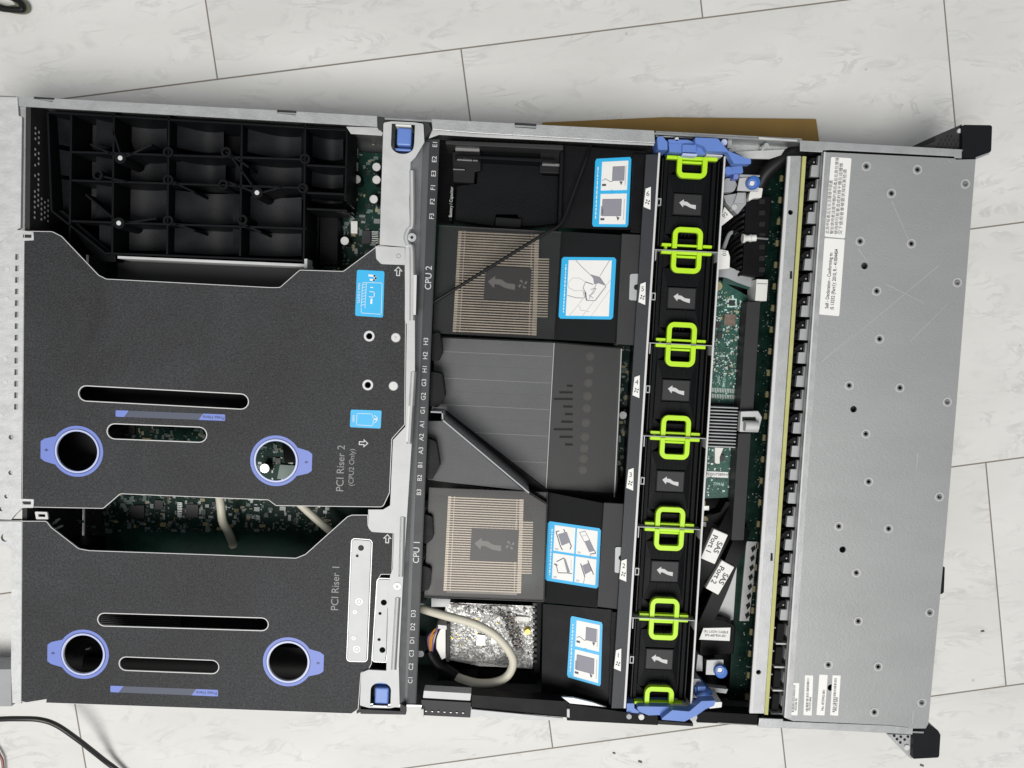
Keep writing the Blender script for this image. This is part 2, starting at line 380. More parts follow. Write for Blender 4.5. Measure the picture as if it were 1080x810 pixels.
# top lips with their notches
def lip(name, pts, m='galvanised', z1=TOP, th=.0012, par=ch, bev=.0003): return MB().prism([fillet(pts, z1)], z1-th, z1).build(name, m, par, bevel=bev)
lip('top_rail', [(19,101.6),(36,102.6),(34,104),(55,107.5),(58,103.8),(292,116.4),(292.5,119.5),(312,121.6),(313,117.6),(397.5,122.4),(398,133.5),(240,124.5),(40,113.2),(20,112)])
lip('top_rail', [(455,125.4),(467,126),(542.5,130),(543.5,134),(565,135.6),(566,131.4),(690,137.8),(691,151),(500,140.2),(456,136.5)])
lip('rail_fold', [(456,136.8),(500,140.6),(690,151.3),(690,153.5),(500,144.2),(463,142),(452,146)], 'bright_steel', TOP-.004, .001)
lip('top_rail', [(844,148),(1014.5,157.6),(1014.5,167),(1007,166.5),(1007,165),(876,158),(868,158.5),(868,160.5),(844,159.3)])
lip('top_rail', [(801,757.5),(826,758.6),(826,760.5),(836,761.3),(938,765.2),(956,767),(963,768),(962.5,774.8),(860,769.2),(800,767.2)])
lip('top_rail', [(496.5,748),(594,757.5),(593,760),(545,758.8),(541,756.2),(535,759),(514,757.5),(508,755),(496.5,757)], 'bright_steel', .086)
# inner fold below the upper brace end: bright strip from x=365 to 403
lip('rail_fold', [(365,133.5),(398,134.5),(404,140),(403,143),(370,141)], 'bright_steel', .082)
for a in ([(35.5,101.8),(57,103.2),(57,108),(34,107.5)], [(292.5,115.5),(312.5,116.8),(312.5,122),(292,120)], [(543,129),(565.5,130.5),(565,136.5),(543,135)]): lip('rail_notch', a, 'pad_dark', TOP-.0025, .001)
# parts of the lower wall seen from inside
lip('slide_bracket', [(447,728.5),(497,731.5),(496,739),(446,736)], 'bright_steel', .084, .010)
lip('slide_bracket', [(444,738),(497,741),(496,757),(446,754.5)], 'pad_dark', .0835, .012)
lip('wall_trim', [(497,733),(600,740),(600,757),(497,748)], 'black_plastic', .084, .012)
lip('wall_trim', [(598,742),(665,752),(694,755),(694,765),(598,760)], 'black_plastic', .0845, .012)
lip('slide_bracket', [(592,735),(605,736),(626,741),(640,746),(601,742)], 'galvanised', .085, .002)
lip('wall_trim', [(731,750),(803,754),(802,765),(735,762)], 'black_plastic', .083, .012)
lip('wall_trim', [(757,762),(800,764.5),(800,765.5),(757,763.5)], 'fin_grey', .0835, .001)
for x in (600, 446): lip('wall_clip', [(x-2,748),(x+.8,748),(x+.8,757),(x-2,756.5)], 'bright_steel', .0865, .006)
for k in range(7): lip('wall_clip', [(448+k*6.5,749.6+.3*k),(451+k*6.5,749.8+.3*k),(450.5+k*6.5,750.9+.3*k),(448+k*6.5,750.7+.3*k)], 'fin_grey', .0845, .001)
# open wall section by the upper fan latch: slide plates
lip('slide_plate', [(692,138),(846,146),(846,150),(692,144)], 'galvanised', .082, .002)
lip('slide_plate', [(762,150),(800,150.5),(845,155),(843,160),(820,163),(770,160)], 'galvanised', .070, .002)
lip('slide_plate', [(775,160),(828,157.5),(824,163.5),(812,167.5),(786,167)], 'bright_steel', .074, .002)
lip('slide_plate', [(800,144.2),(841,147.2),(841,149),(801,146.8)], 'bright_steel', .0865, .002)
lip('slide_plate', [(768,147),(772,147),(772,156),(767,156)], 'grey_plastic', .080, .004)
MB().cyl(V2(P(808,153.5,.082)), .0017, .072, .083, 14).build('wall_stud', 'solder', ch)
MB().cyl(V2(P(713.5,147,.086)), .0014, .076, .087, 14).build('wall_stud', 'cut_edge', ch)
# rear end: perforated wall, plates
def quadz(pts, z): return [P(x, y, z) for x, y in pts]
xr = P(27,180).x
rp = thing  # (alias kept short)
hx = MB(); yy0 = P(27,240).y; yy1 = P(27,112).y
hx.box(P(23.5,180).x, yBo+.0015, .006, xr+.0012, yTo-.0015, .0835); rear = hx.build('rear_wall', 'pad_dark', ch)
hs = MB()
for i in range(5):
    for j in range(27):
        y = yy1-.013-j*.0038-(i%2)*.0019; z = .078-i*.0042
        if y < yy0+.007 or (i > 1 and j < 13) or (i == 0 and j > 17) or random.random() < .12: continue
        a = [(xr+.0014, y+.0011*math.cos(t*math.pi/3), z+.0011*math.sin(t*math.pi/3)) for t in range(6)]
        hs.add(a, [tuple(range(6))])
o = hs.build('vent_holes', 'paper', rear); 
MB().tube([P(30,165,.05), P(28,161,.05), P(29,156,.05)], .0005, 6).build('rear_clip', 'fin_grey', ch)
# rear cover plate (upper left)
MB().prism([W([(-60,99),(18.5,101.5),(20,122),(23.5,123),(22,240),(19,242),(0,256),(-60,262)])], .0845, TOP+.0004).build('rear_cover_plate', 'rear_steel', ch, bevel=.0004)
MB().prism([W([(-60,99.2),(18,102),(17.5,103),(-60,100.4)])], TOP+.0004, TOP+.0008).build('plate_seam', 'fin_grey', ch)
# ------------ front drive-bay cover
zc_ = TOP+.0004
rivets = [(913.5,175.5),(967.5,179),(1018,194),(940,204),(907,254.5),(961,257),(924.5,307),(1009.5,298),(927.5,357.5),(895.5,406.5),(949,409),(999,424),(913,457.5),(916,508),(990.5,524),(884.5,555),(937,557.5),(903,604),(905,655),(980.5,646),(873.5,701),(926,703),(922,751),(972,741)]
bigh = [(911.5,280.5),(900,431.5),(888.5,579.5),(876,725)]
outer = fillet([(868.5,160.5,1),(1007,167.3),(1008,168.5),(1028.7,168.2,1),(1011.5,390),(996.7,570),(978.8,763),(976,768),(962,768),(956,766.5),(938,764.5),(836,760),(828,757),(826.7,755.5)])
s8 = scale_at(TOP)
cov = MB().prism([outer]+[circ(V2(P(x,y)), 2.0*s8, 14) for x, y in rivets]+[circ(V2(P(x,y)), 3.6*s8, 18) for x, y in bigh], TOP-.001, zc_).build('drive_bay_cover', 'cover_steel', ch)
e = MB().prism([W([(868.6,160.5),(870.2,160.5),(828.4,756.5),(826.7,756)])], TOP-.004, zc_+.0006).build('cover_lip', 'cut_edge', cov)
MB().prism([W([(870.4,161),(875.5,161.5),(834,757),(828.6,756.5)])], zc_+.0001, zc_+.0003).build('cover_fold', 'galvanised', cov)
for x, y in rivets:
    c = V2(P(x, y, zc_)); rv = MB().ring(c, 1.9*s8, 3.0*s8, zc_-.0002, zc_+.0003, 20).build('rivet', 'fin_grey', cov); MB().ring(c, 3.4*s8, 5.0*s8, zc_-.0002, zc_+.00028, 28).build('rivet_rim', 'rivet_light', rv)
MB().prism([W([(868,161),(1028,168.5),(1028.2,166),(1008,165.5),(876,156.5)])], TOP-.012, TOP-.010).build('seam_shadow_gap', 'hole', ch)
MB().prism([fillet([(830,752),(968,760),(990,540),(1018,175),(874,168)], TOP)], .03, .078).build('drive_bay_box', 'wall_steel', ch)
MB().prism([W([(1028.7,168.2),(1011.5,390),(996.7,570),(978.8,763),(970,763),(988,570),(1002,390),(1018,170)])], .004, TOP-.0012).build('front_face', 'wall_steel', ch)
for a, b in (((940.5,212),(957,250)),((957,250),(959,254)),((990,280),(880,372)),((968,478),(966.5,500)),((866,382),(900,352)),((1000,168.5),(1004,172)),((905,262),(915,276)),((935,300),(975,320)),((960,360),(1000,320)),((871,686),(874,696)),((963,750),(962,765))):
    A, B = P(*a, zc_+.00005), P(*b, zc_+.00005); d = (B-A).normalized(); n_ = Vector((-d.y, d.x, 0))*.00022
    MB().prism([[V2(A-n_), V2(B-n_*.5), V2(B+n_*.5), V2(A+n_)]], zc_, zc_+.00006).build('scratch', 'scratch_steel', cov)
# cover stickers
def sticker(par, name, pts, z, m='paper', r=2.0, th=.00015, label=None):
    return MB().prism([fillet([(x, y, r) for x, y in pts], z, 4)], z, z+th).build(name, m, par, label=label)
s1 = sticker(cov, 'sticker', [(876.5,165.5),(898,167),(891,251.5),(869.5,249.5)], zc_, r=1.5, label='white sticker with four lines of Chinese print')
c0 = [(876.6,246,'此为甲类的资讯产品在居住环境中'),(882.4,247,'使用时可能会造成无线电干扰在这种情况下使用者'),(887.6,247.5,'可能需要对其干扰采取切实可行的措施警告使用者'),(892.4,247.5,'警告使用者这是甲类的资讯产品在居住的环境')]
angv = math.atan2((P(876,168)-P(870,248)).y, (P(876,168)-P(870,248)).x)
for i, (x, y, t) in enumerate(((872.6,246.5,'此為甲級產品在生活環境中該產'),(877.4,247,'警告使用者這是甲類的資訊產品在居住環境'),(882,247.3,'使用時可能會造成射頻干擾在這種情'),(886.4,247.6,'況下使用者會被要求採取某些適'))):
    text('lettering', t, P(x, y, zc_+.0002), (.0030,.0030,.0031,.0031)[i], angv, 'ink', s1, align='LEFT', xs=(.93,.98,1.05,1.1)[i])
s2 = sticker(cov, 'sticker', [(869.3,251,),(891,252.6),(885,333.5),(863,331.5)], zc_, r=1.5, label='white sticker with two lines of English print')
for x, y, t, k in ((872,325.5,'Self - Declaration - Conforming to', .0037),(877.6,326.5,'IS 13252 (Part1): 2010, R - 41004404', .0037)):
    text('lettering', t, P(x, y, zc_+.0002), k, angv, 'ink', s2, align='LEFT', xs=.80, bold=.00006)
for (pts, kind) in (([(835,720),(843,720.4),(841,754.5),(833,754)],0),([(849,712),(857.6,712.4),(856,754.6),(847.3,754)],1),([(864.2,711.3),(873,711.8),(869.5,754.5),(861,754)],2),([(878,712),(886.6,712.4),(883.8,754.8),(875.4,754.2)],1)):
    st = sticker(cov, 'sticker', pts, zc_, r=.4, label=('narrow white bar code sticker', 'long white bar code sticker', 'white sticker with small print')[kind])
    m = MB(); rnd = random.Random(pts[0][0]); n = 34
    (ax, ay), (bx, by), (cx, cy), (dx, dy) = pts
    f0, f1 = ((.18,.52),(.25,.55),(.2,.35))[kind]
    if kind != 2:
        t = .08
        while t < .90:
            wdt = rnd.choice((.008,.014,.02)); q = []
            for (fx, ty) in ((f0,t),(f1,t),(f1,t+wdt),(f0,t+wdt)):
                q.append(V2(P(ax+(bx-ax)*fx+(dx-ax)*ty, ay+(by-ay)*fx+(dy-ay)*ty, zc_)))
            m.prism([q], zc_+.00015, zc_+.0002); t += wdt+rnd.choice((.009,.014,.02))
        m.build('bar_code', 'ink', st)
    text('lettering', ('A52106 90','P01375 8A0','No. 875942-001')[kind], P(dx+(cx-dx)*.72+.3, dy-4.5, zc_+.0003), .0024 if kind != 2 else .0028, angv, 'ink', st, align='LEFT', xs=.9)
# rack ears
def ear(tp):
    if tp:
        MB().prism([fillet([(1015.5,131.5,2),(1046.5,132,2.5),(1045.5,160,3),(1029,166),(1028,168),(1014.6,167)], .084)], .010, .084).build('ear_block', 'ear_black', ch, bevel=.001)
        MB().prism([fillet([(1029,161.5),(1044,160.5),(1043,162.8),(1029.5,168)], .080)], .010, .080).build('ear_trim', 'grey_plastic', ch)
        f = MB().prism([fillet([(972,155),(986.5,149),(986.8,143),(1014.5,131),(1014.5,158)], .080)], .012, .080).build('ear_flange', 'pad_dark', ch)
        hm = MB()
        for i in range(6):
            for j in range(4):
                x, y = 988+i*4.4+(j%2)*2, 154.5-j*4+i*.1
                if y < 148-(x-986)*.5 or (x > 1004 and y < 143): continue
                hm.prism([W([(x,y),(x+1.2,y-.5),(x+.9,y+2.2),(x-.2,y+2.4)], .0803)], .0795, .0803)
        hm.build('flange_holes', 'hole', f)
        MB().cyl(V2(P(1012,138,.081)), .0016, .078, .0812, 16).build('ear_screw', 'cut_edge', ch)
    else:
        MB().prism([fillet([(963.5,768),(977,768),(978.5,763),(989.5,770.5,2),(992,775,2),(990.5,799,2.5),(962.5,800.5,2)], .084)], .010, .084).build('ear_block', 'ear_black', ch, bevel=.001)
        f = MB().prism([fillet([(936.5,774.5),(962.5,775),(962.3,800.5),(959,799)], .080)], .012, .080).build('ear_flange', 'galvanised', ch)
        hm = MB()
        for x, y in ((943,776),(950,777),(957.5,776.8),(946,779.5),(954,780),(949.5,783)): hm.prism([circ(V2(P(x,y,.08)), .0011, 8)], .0795, .0803)
        hm.build('flange_holes', 'hole', f)
        MB().cyl(V2(P(956.5,788.5,.081)), .0022, .078, .0812, 16).build('ear_screw', 'cut_edge', ch)
ear(True); ear(False)
MB().prism([fillet([(993.4,597.5),(996.6,598,1),(995.5,625,2),(991.5,627.5,1)], .082)], .05, .082).build('front_tab', 'ear_black', ch)
# divider bar behind the drives with holes
dv = MB().prism([fillet([(830.5,164.5,1),(845,164.5,1),(806,752.5,1),(790.3,752.3,1)], .0855)]+[circ(V2(P(x,y,.0855)), .0019, 16) for x, y in ((833.8,224),(800,709))], .0838, .0855).build('divider_bar', 'galvanised', ch, bevel=.0004)
MB().prism([W([(831,165),(834,165),(794,752),(790.8,752)], .0857)], .0855, .0857).build('bar_edge', 'cut_edge', dv)
for x, y in ((834.5,290),(814,587.5)): MB().prism([W([(x-1,y-4),(x+1,y-4),(x+1,y+4),(x-1.5,y+4)], .0858)], .0855, .0858).build('bar_slot', 'hole', dv)
MB().prism([W([(846.6,164.8),(850.4,165),(810,754),(806.2,753.6)], .0865)], .0835, .0865).build('bay_edge_board', 'yellow_edge', ch, label='pale yellow board edge beside the divider bar')
MB().prism([W([(847,165.5),(850,165.5),(809.6,753.5),(806.6,753)], .0865)], .030, .0835).build('bay_board_face', 'pcb_dark', ch)
MB().prism([W([(853,162),(866,163),(824,757),(812,756)], .03)], .024, .028).build('bay_floor', 'hole', ch)
# steel duct plate near the SAS cables
dp = MB().prism([fillet([(773,570,1),(786,570),(786,655),(760,653),(744,652)], .045)], .0435, .045).build('duct_plate', 'bright_steel', ch)
dp2 = MB().prism([fillet([(787.5,571),(799,571.5),(790,655),(780,655)], .048)], .0465, .048).build('duct_plate', 'bright_steel', ch)
hm = MB()
for k in range(8):
    y = 578+k*10
    hm.prism([W([(792-k*.9,y),(796-k*.9,y-3),(797-k*.9,y+1),(793.5-k*.9,y+5)], .0483)], .048, .0483)
hm.build('duct_slots', 'hole', dp2)
# thumbscrews with brackets
def thumb(br, c, z=.075):
    b = MB().prism([fillet([(x, y, .5) for x, y in br], z)], z-.0015, z).build('screw_bracket', 'bright_steel', ch, bevel=.0003)
    s = MB().cyl(V2(P(*c, z)), .0052, z, z+.005, 24, .0048).build('thumbscrew', 'deep_blue', ch, bevel=.0006, smooth=True)
    MB().ring(V2(P(*c, z+.005)), .0024, .0034, z+.0045, z+.0056, 20).build('screw_rim', 'blue_plastic', s)
    MB().cyl(V2(P(*c, z+.005)), .0018, z+.0045, z+.0054, 14).rbox(V2(P(*c, z+.005)), .0045, .0006, z+.0045, z+.0055, .6).build('screw_slot', 'white_plastic', s)
thumb([(780,188),(800,186.5),(800,202),(777.5,201)], (793,193.5))
thumb([(745.5,696.5),(763,696),(763,712),(744.5,711.5)], (759,706.5))
# plastic bits by the upper latch
lip('guide_block', [(764.5,188,3),(774,188,3),(777.5,195,3),(774,202,3),(762,203)], 'grey_plastic', .070, .02)
lip('guide_block', [(763,206),(777,204),(787,203),(787,215),(778,226),(766,214)], 'grey_plastic', .066, .02)
MB().cyl(V2(P(774.5,218.5,.067)), .0022, .06, .0672, 16).build('guide_stud', 'bright_steel', ch)
lip('guide_block', [(778,203),(786,203),(785,214),(774,214)], 'tray_grey', .068, .004)
lip('guide_block', [(726,716,3),(739,716,4),(741,724,3),(738,736),(724,736)], 'grey_plastic', .072, .02)
lip('guide_arm', [(741,724),(768,727),(766,731.5),(738,728)], 'grey_plastic', .070, .006)
lip('guide_block', [(736,690),(741,692),(741,708),(734,708)], 'tray_grey', .060, .02)

# ================================================================== MOTHERBOARD
mbz = .0145
mb = thing('motherboard', 'green server circuit board with silver capacitors under the riser cages', 'circuit board', P(300,400,mbz))
MB().prism([[(.022,.008),(.505,.008),(.505,cw-.010),(.022,cw-.010)]], mbz-.0018, mbz).build('board', 'mb_green_shaded', mb)
rnd = random.Random(3)
chips, pads, tans, silks = MB(), MB(), MB(), MB()
def scat(px, n, s0=.0008, s1=.005, h=.0014):
    scatter([chips, pads, pads, tans, silks, silks], W(px, mbz), mbz, n, s0, s1, h, rnd)
scat([(325,215),(405,215),(405,285),(325,285)], 260)
scat([(365,150),(405,150),(405,215),(365,215)], 60)
scat([(110,515),(350,520),(350,560),(110,560)], 620)
scat([(255,450),(330,450),(330,525),(255,525)], 240)
scat([(35,535),(110,535),(110,570),(35,570)], 60)
scat([(645,350),(670,350),(665,540),(640,540)], 320)
scat([(100,445),(215,445),(215,470),(100,470)], 120)
chips.build('small_chips', 'chip', mb, stuff=True); pads.build('solder_pads', 'shaded_solder', mb, stuff=True); tans.build('small_capacitors', 'tan_cap', mb, stuff=True); silks.build('board_print', 'shaded_silk', mb, stuff=True)
def cap(x, y, z, r, m='cap_top', par=mb):
    c = MB().cyl(V2(P(x,y,z)), r*1.04, mbz, z-.0006, 20).build('capacitor', 'black_cable' if m != 'tan_cap' else 'tan_cap', par, smooth=True)
    MB().cyl(V2(P(x,y,z)), r, z-.0007, z, 20, r*.94).build('capacitor_top', m, c, smooth=True)
for x, y in ((397,176),(397,189.5),(376,189),(363.5,254),(327.5,250),(394,210)): cap(x, y, .030, .0034)
cap(279,494,.026,.004); cap(657,438,.028,.0033)
def chip(px, z, m='chip', h=.002, par=mb, name='chip'):
    return MB().prism([W(px, z+h)], z, z+h).build(name, m, par, bevel=.0002)
chip([(382,243),(391,243),(391,257),(381,257)], mbz, h=.003)
pins = MB()
for k in range(6): pins.prism([W([(392,244+k*2.3),(399,244+k*2.3),(399,245.2+k*2.3),(392,245.2+k*2.3)], mbz+.001)], mbz, mbz+.001)
pins2 = MB()
for k in range(9): pins2.prism([W([(187,530+k*1.8),(192,530+k*1.8),(192,531+k*1.8),(187,531+k*1.8)], mbz+.001)], mbz, mbz+.001)
pins.build('chip_pins', 'solder', mb); pins2.build('chip_pins', 'solder', mb)
chip([(374,171),(377.5,171),(377.5,180),(374,180)], .02, 'fin_grey', .004, name='component_block')
chip([(137,533),(152,533),(152,547),(137,547)], mbz); chip([(196,532),(209,532),(209,546),(196,546)], mbz); chip([(163,527),(172,528),(172,538),(163,537)], mbz)
chip([(370,233),(377,233),(377,246),(370,246)], mbz, 'cap_top', .004, name='component_block')
chip([(130,448),(142,448),(142,458),(130,458)], mbz)
chip([(290,483),(296,483),(296,489),(290,489)], mbz); chip([(295,490),(312,491),(312,506),(292,505)], mbz, 'shaded_silk', .003, name='port_block'); chip([(297,463),(320,463),(320,488),(300,488)], mbz, 'black_plastic', .016, name='slot_block')
chip([(338,223),(356,224),(356,280),(337,279)], mbz, 'black_plastic', .020, name='slot_block')
chip([(60,575),(92,575),(90,640),(60,640)], mbz, 'black_plastic', .03, name='slot_block')
# memory slot latches beside the brace
for x, y in ((461,356.5),(459,399),(454,488.5),(452.5,539),(450,590),(446,640),(445,690)):
    c = MB().prism([fillet([(x-10,y-3.5),(x+2,y-3.6,3),(x+2,y+3,3),(x-10,y+3)], .046)], .015, .046).build('slot_latch', 'tray_grey', mb, bevel=.0008)
for a in ([(455,352,2),(464,350,3),(466,372,4),(461,382,3),(455,380)], [(453,392,2),(466,394,4),(469,418,5),(462,430,4),(453,428)], [(450,462,2),(460,466,4),(464,492,5),(456,506,3),(449,504)], [(447,542,2),(456,545,4),(457,568,5),(450,574,3),(446,572)], [(445,596,2),(455,600,4),(453,622,4),(444,624)]):
    MB().prism([fillet(a, .071)], .05, .071).build('latch_shade', 'black_plastic', mb, bevel=.001)  # black blocks in place of the brace's shadow beside the latches
# memory slots running below the brace
for k, y in enumerate((365,380,393,408,423,437,452,466,480,495,509,524)):
    MB().prism([W([(455,y),(585,y+6),(585,y+12),(455,y+6)], .030)], mbz, .030).build('memory_slot', 'black_plastic', mb)

# ================================================================== BLACK RIBBED FILLER (upper left bay)
fb = thing('bay_filler', 'black ribbed plastic bay filler with three white screws at the rear corner', 'bay filler', P(190,200,.02))
zt = .072; zf = .046
MB().prism([W([(50,118),(325,135),(362,138),(362,216),(325,216),(322,277),(118,268),(50,225)], zt)], .018, zf-.012).build('filler_base', 'tray_plastic', fb)
rib = MB()
def ribw(a, b, t=.0016, z1=zt, z0=zf-.012, mbx=None):
    A, B = Vector(V2(P(*a, z1))), Vector(V2(P(*b, z1))); d = (B-A).normalized(); n_ = Vector((-d.y, d.x))*t/2
    (mbx or rib).prism([[tuple(A-n_), tuple(B-n_), tuple(B+n_), tuple(A+n_)]], z0, z1)
xs = [(75,120,265),(120,116,268),(180,120,270),(238,124,272),(258,126,274),(322,130,277),(366,134,212)]
for x, y0, y1 in xs[:2]+[(178,120,268),(255,130,270)]+xs[5:]: ribw((x, y0), (x-2, y1))
for y in (160,190,233,267):
    ribw((75 if y != 267 else 112, y), (323, y+8))
for y in (130,170,199,216): ribw((323,y+4), (366,y+6))
ribw((50,118),(366,137)); ribw((50,118),(54,222)); ribw((54,222),(112,268))
ribw((118,135),(128,167)); ribw((90,205),(126,236)); ribw((128,167),(160,152)); ribw((128,167),(95,152)); ribw((126,236),(165,230)); ribw((240,160),(272,204)); ribw((272,204),(300,196)); ribw((272,204),(236,190)); ribw((104,185),(135,192)); ribw((180,190),(205,203)); ribw((238,160),(262,176)); ribw((182,235),(205,243)); ribw((255,236),(275,245))
rib.build('rib_grid', 'tray_plastic', fb, bevel=.0004)
# bowed cell floors
cells = [(80,122,116,157),(122,122,176,158),(200,126,236,160),(275,130,318,165),(80,162,116,188),(122,162,176,190),(200,165,238,196),(265,170,318,202),(80,192,116,230),(122,194,176,232),(200,204,250,236),(262,208,318,240),(125,238,176,264),(200,240,250,268),(262,244,318,270),(333,136,362,168),(333,174,362,198),(333,202,362,214)]
for (x0, y0, x1, y1) in cells:
    a = P(x0-9, y0, zf); b = P(x1, y0, zf); c = P(x1, y1, zf); d = P(x0-9, y1, zf); m = MB(); n = 8; vs = []
    for k in range(n+1):
        t = k/n; h = .013*math.sin(math.pi*(.10+.55*t))-.010
        for (p, q) in ((a, b), (d, c)): r_ = p*(1-t)+q*t; vs.append((r_.x, r_.y, zf+.016*(1-t)**2.2-.006*math.sin(math.pi*t)))
    m.add(vs, [(2*k, 2*k+2, 2*k+3, 2*k+1) for k in range(n)]); m.build('bowed_pocket', 'pocket', fb, smooth=True)
for x, y in ((178,161),(178,190),(178,233),(239,161),(236,195),(256,232),(322,168),(320,199),(104,185)):
    MB().ring(V2(P(x,y,zt)), .0022, .0038, zf-.012, zt+.0015, 20).build('standoff', 'tray_plastic', fb, smooth=True)
for x, y in ((127.5,167),(126,235.5),(271.5,203.5)):
    s_ = MB().ring(V2(P(x,y,zt)), .0018, .0042, zf-.012, zt+.001, 20).build('screw_boss', 'tray_plastic', fb, smooth=True)
    MB().cyl(V2(P(x,y,zt)), .0017, zt-.002, zt+.0012, 14).build('screw', 'cut_edge', s_)
# rail with bright upper edge in front of it
rl = thing('card_guide', 'dark steel guide strip with a bright top edge below the ribbed filler', 'guide rail', P(220,280,.04))
MB().prism([W([(122,274),(322,284),(322,303),(122,296)], .055)], .048, .052).build('guide_plate', 'pad_dark', rl)
MB().prism([W([(124,270),(323,278.5),(323,281.5),(124,272.5)], .074)], .052, .074).build('guide_edge', 'bright_steel', rl)
MB().prism([W([(321,273),(324,273),(324,283),(321,283)], .076)], .06, .076).build('guide_hook', 'bright_steel', rl)
MB().prism([fillet([(60,222),(66,222),(122,270),(122,276),(104,276)], .066)], .055, .066).build('guide_arm', 'tray_plastic', rl)

# ================================================================== RISER CAGES
def ring_mark(par, c, side, z):
    s = scale_at(z); c2 = V2(P(*c, z))
    ang = math.radians(2.7)
    # lobe outline joined with the disc
    r = 27*s; pts = []
    lob = 38*s
    a0 = 34
    base = 0 if side > 0 else 180
    for k in range(41):
        t = R(base+a0+(360-2*a0)*k/40); pts.append((c2[0]+r*math.cos(t), c2[1]+r*math.sin(t)))
    def q(dx, dy): return (c2[0]+side*dx, c2[1]+side*dy)
    pts += [q(lob-4*s, -12*s), q(lob, -9*s), q(lob, 9*s), q(lob-4*s, 12*s)]
    o = MB().prism([pts, circ(c2, 24*s, 48)], z, z+.00012).build('handle_print', 'blue_print', par)
    MB().ring(c2, 23*s, 24*s, z, z+.00010).build('print_ring', 'dark_blue_print', o)
    MB().ring(c2, 21.2*s, 23*s, z-.001, z+.0005).build('hole_rim', 'pale_blue_print', o, smooth=True)
    d = q(32*s, 0); MB().prism([[ (d[0]-2.2*s,d[1]), (d[0],d[1]-1.6*s), (d[0]+2.2*s,d[1]), (d[0],d[1]+1.6*s)]], z+.00012, z+.0002).build('diamond_mark', 'dark_blue_print', o)
def press(par, pts, z):
    (ax,ay),(bx,by) = pts; L_ = bx-ax; sl = (by-ay)/L_
    def q(t, dy): return (ax+t, ay+t*sl+dy)
    h = 3.4
    o = MB().prism([fillet([(*q(0,-h),1.2),(*q(14,-h),0),(*q(9,h),0),(*q(0,h),1.2)], z)], z, z+.00012).build('press_mark', 'blue_print', par)
    MB().prism([W([q(14.5,-h),q(L_-23,-h),q(L_-28,h),q(9.5,h)], z)], z, z+.0001).build('press_band', 'grey_blue_print', o)
    MB().prism([fillet([(*q(L_-23,-h),0),(*q(L_,-h),1.2),(*q(L_,h),1.2),(*q(L_-28,h),0)], z)], z, z+.00013).build('press_tab', 'blue_print', o)
    p = q(L_-12, .2); text('lettering', 'Press Here', P(*p, z+.0002), .0035, R(180), 'dark_blue_print', o, bold=.00005)
def arrow_outline(par, c, ang, z, k=1.):
    s = scale_at(z)*k; sh = [(-2,-5),(2,-5),(2,0),(4.6,0),(0,5),(-4.6,0),(-2,0)]; ca, sa = math.cos(ang), math.sin(ang); c2 = V2(P(*c, z))
    f = lambda l: [(c2[0]+(x*ca-y*sa)*s, c2[1]+(x*sa+y*ca)*s) for x, y in l]
    MB().prism([f(sh), inset(f(sh), .0007)], z, z+.0001).build('arrow_mark', 'white_ink', par)

zr = TOP+.0012
r2 = thing('riser_cage', 'larger black riser cage marked PCI Riser 2 with silver slotted rear bracket', 'riser cage', P(220,390,.03))
out2 = fillet([(25.5,243.5,1),(55,244,6),(65,249,5),(104,290,5),(112,294,3),(285,303,3),(295,303,5),(316,284.5,5),(362,286,5),(399,258.5,2),(427.5,262,2),(428,340),(427,448,3),(413.5,463,3),(411,520,5),(404,535,5),(291,533.5,4),(283,527.5,4),(127,521,5),(109,536.5,5),(30,535,1),(23,531,0)], zr)
holes2 = [capsule((91,415),(254,423.5),7.6,zr), capsule((121,455),(210,458.5),7.6,zr), circ(V2(P(81.5,476,zr)), 21.2*scale_at(zr), 48), circ(V2(P(291,486,zr)), 21.2*scale_at(zr), 48), circ(V2(P(389.5,354.5,zr)), 3.3*scale_at(zr), 16), circ(V2(P(388,406,zr)), 3.3*scale_at(zr), 16)]
b2 = MB().prism([out2]+holes2, zr-.0012, zr).build('cage_plate', 'cut_edge', r2)
zp = zr+.0002
MB().prism([inset(out2, .0005)]+[inset(h, -.0007) for h in holes2], zr, zp).build('cage_paint', 'black_paint', b2)
for c in ((389.5,354.5),(388,406)): MB().ring(V2(P(*c,zr)), 3.5*scale_at(zr), 5.6*scale_at(zr), zr, zr+.0006, 24).build('hole_collar', 'cut_edge', b2)
for c in ((417.5,356),(415,407)):
    MB().cyl(V2(P(*c,zr)), 5.2*scale_at(zr), zr, zr+.0009, 24, 4.4*scale_at(zr)).build('rivet', 'cut_edge', b2, smooth=True)
    MB().cyl(V2(P(*c,zr)), 1.3*scale_at(zr), zr+.0009, zr+.0011, 12).build('rivet_dimple', 'fin_grey', b2)
ring_mark(b2, (81.5,476), -1, zp); ring_mark(b2, (291,486), 1, zp)
press(b2, ((122,436),(237.5,440.5)), zp)
text('lettering', 'PCI Riser 2', P(359.5,494,zp), .0078, R(90), 'grey_print', b2, xs=.98)
text('lettering', '(CPU2 Only)', P(371,493,zp), .0054, R(90), 'grey_print', b2, xs=.98)
arrow_outline(b2, (420,286), 0, zp); arrow_outline(b2, (383.5,467.5), R(-90), zp)
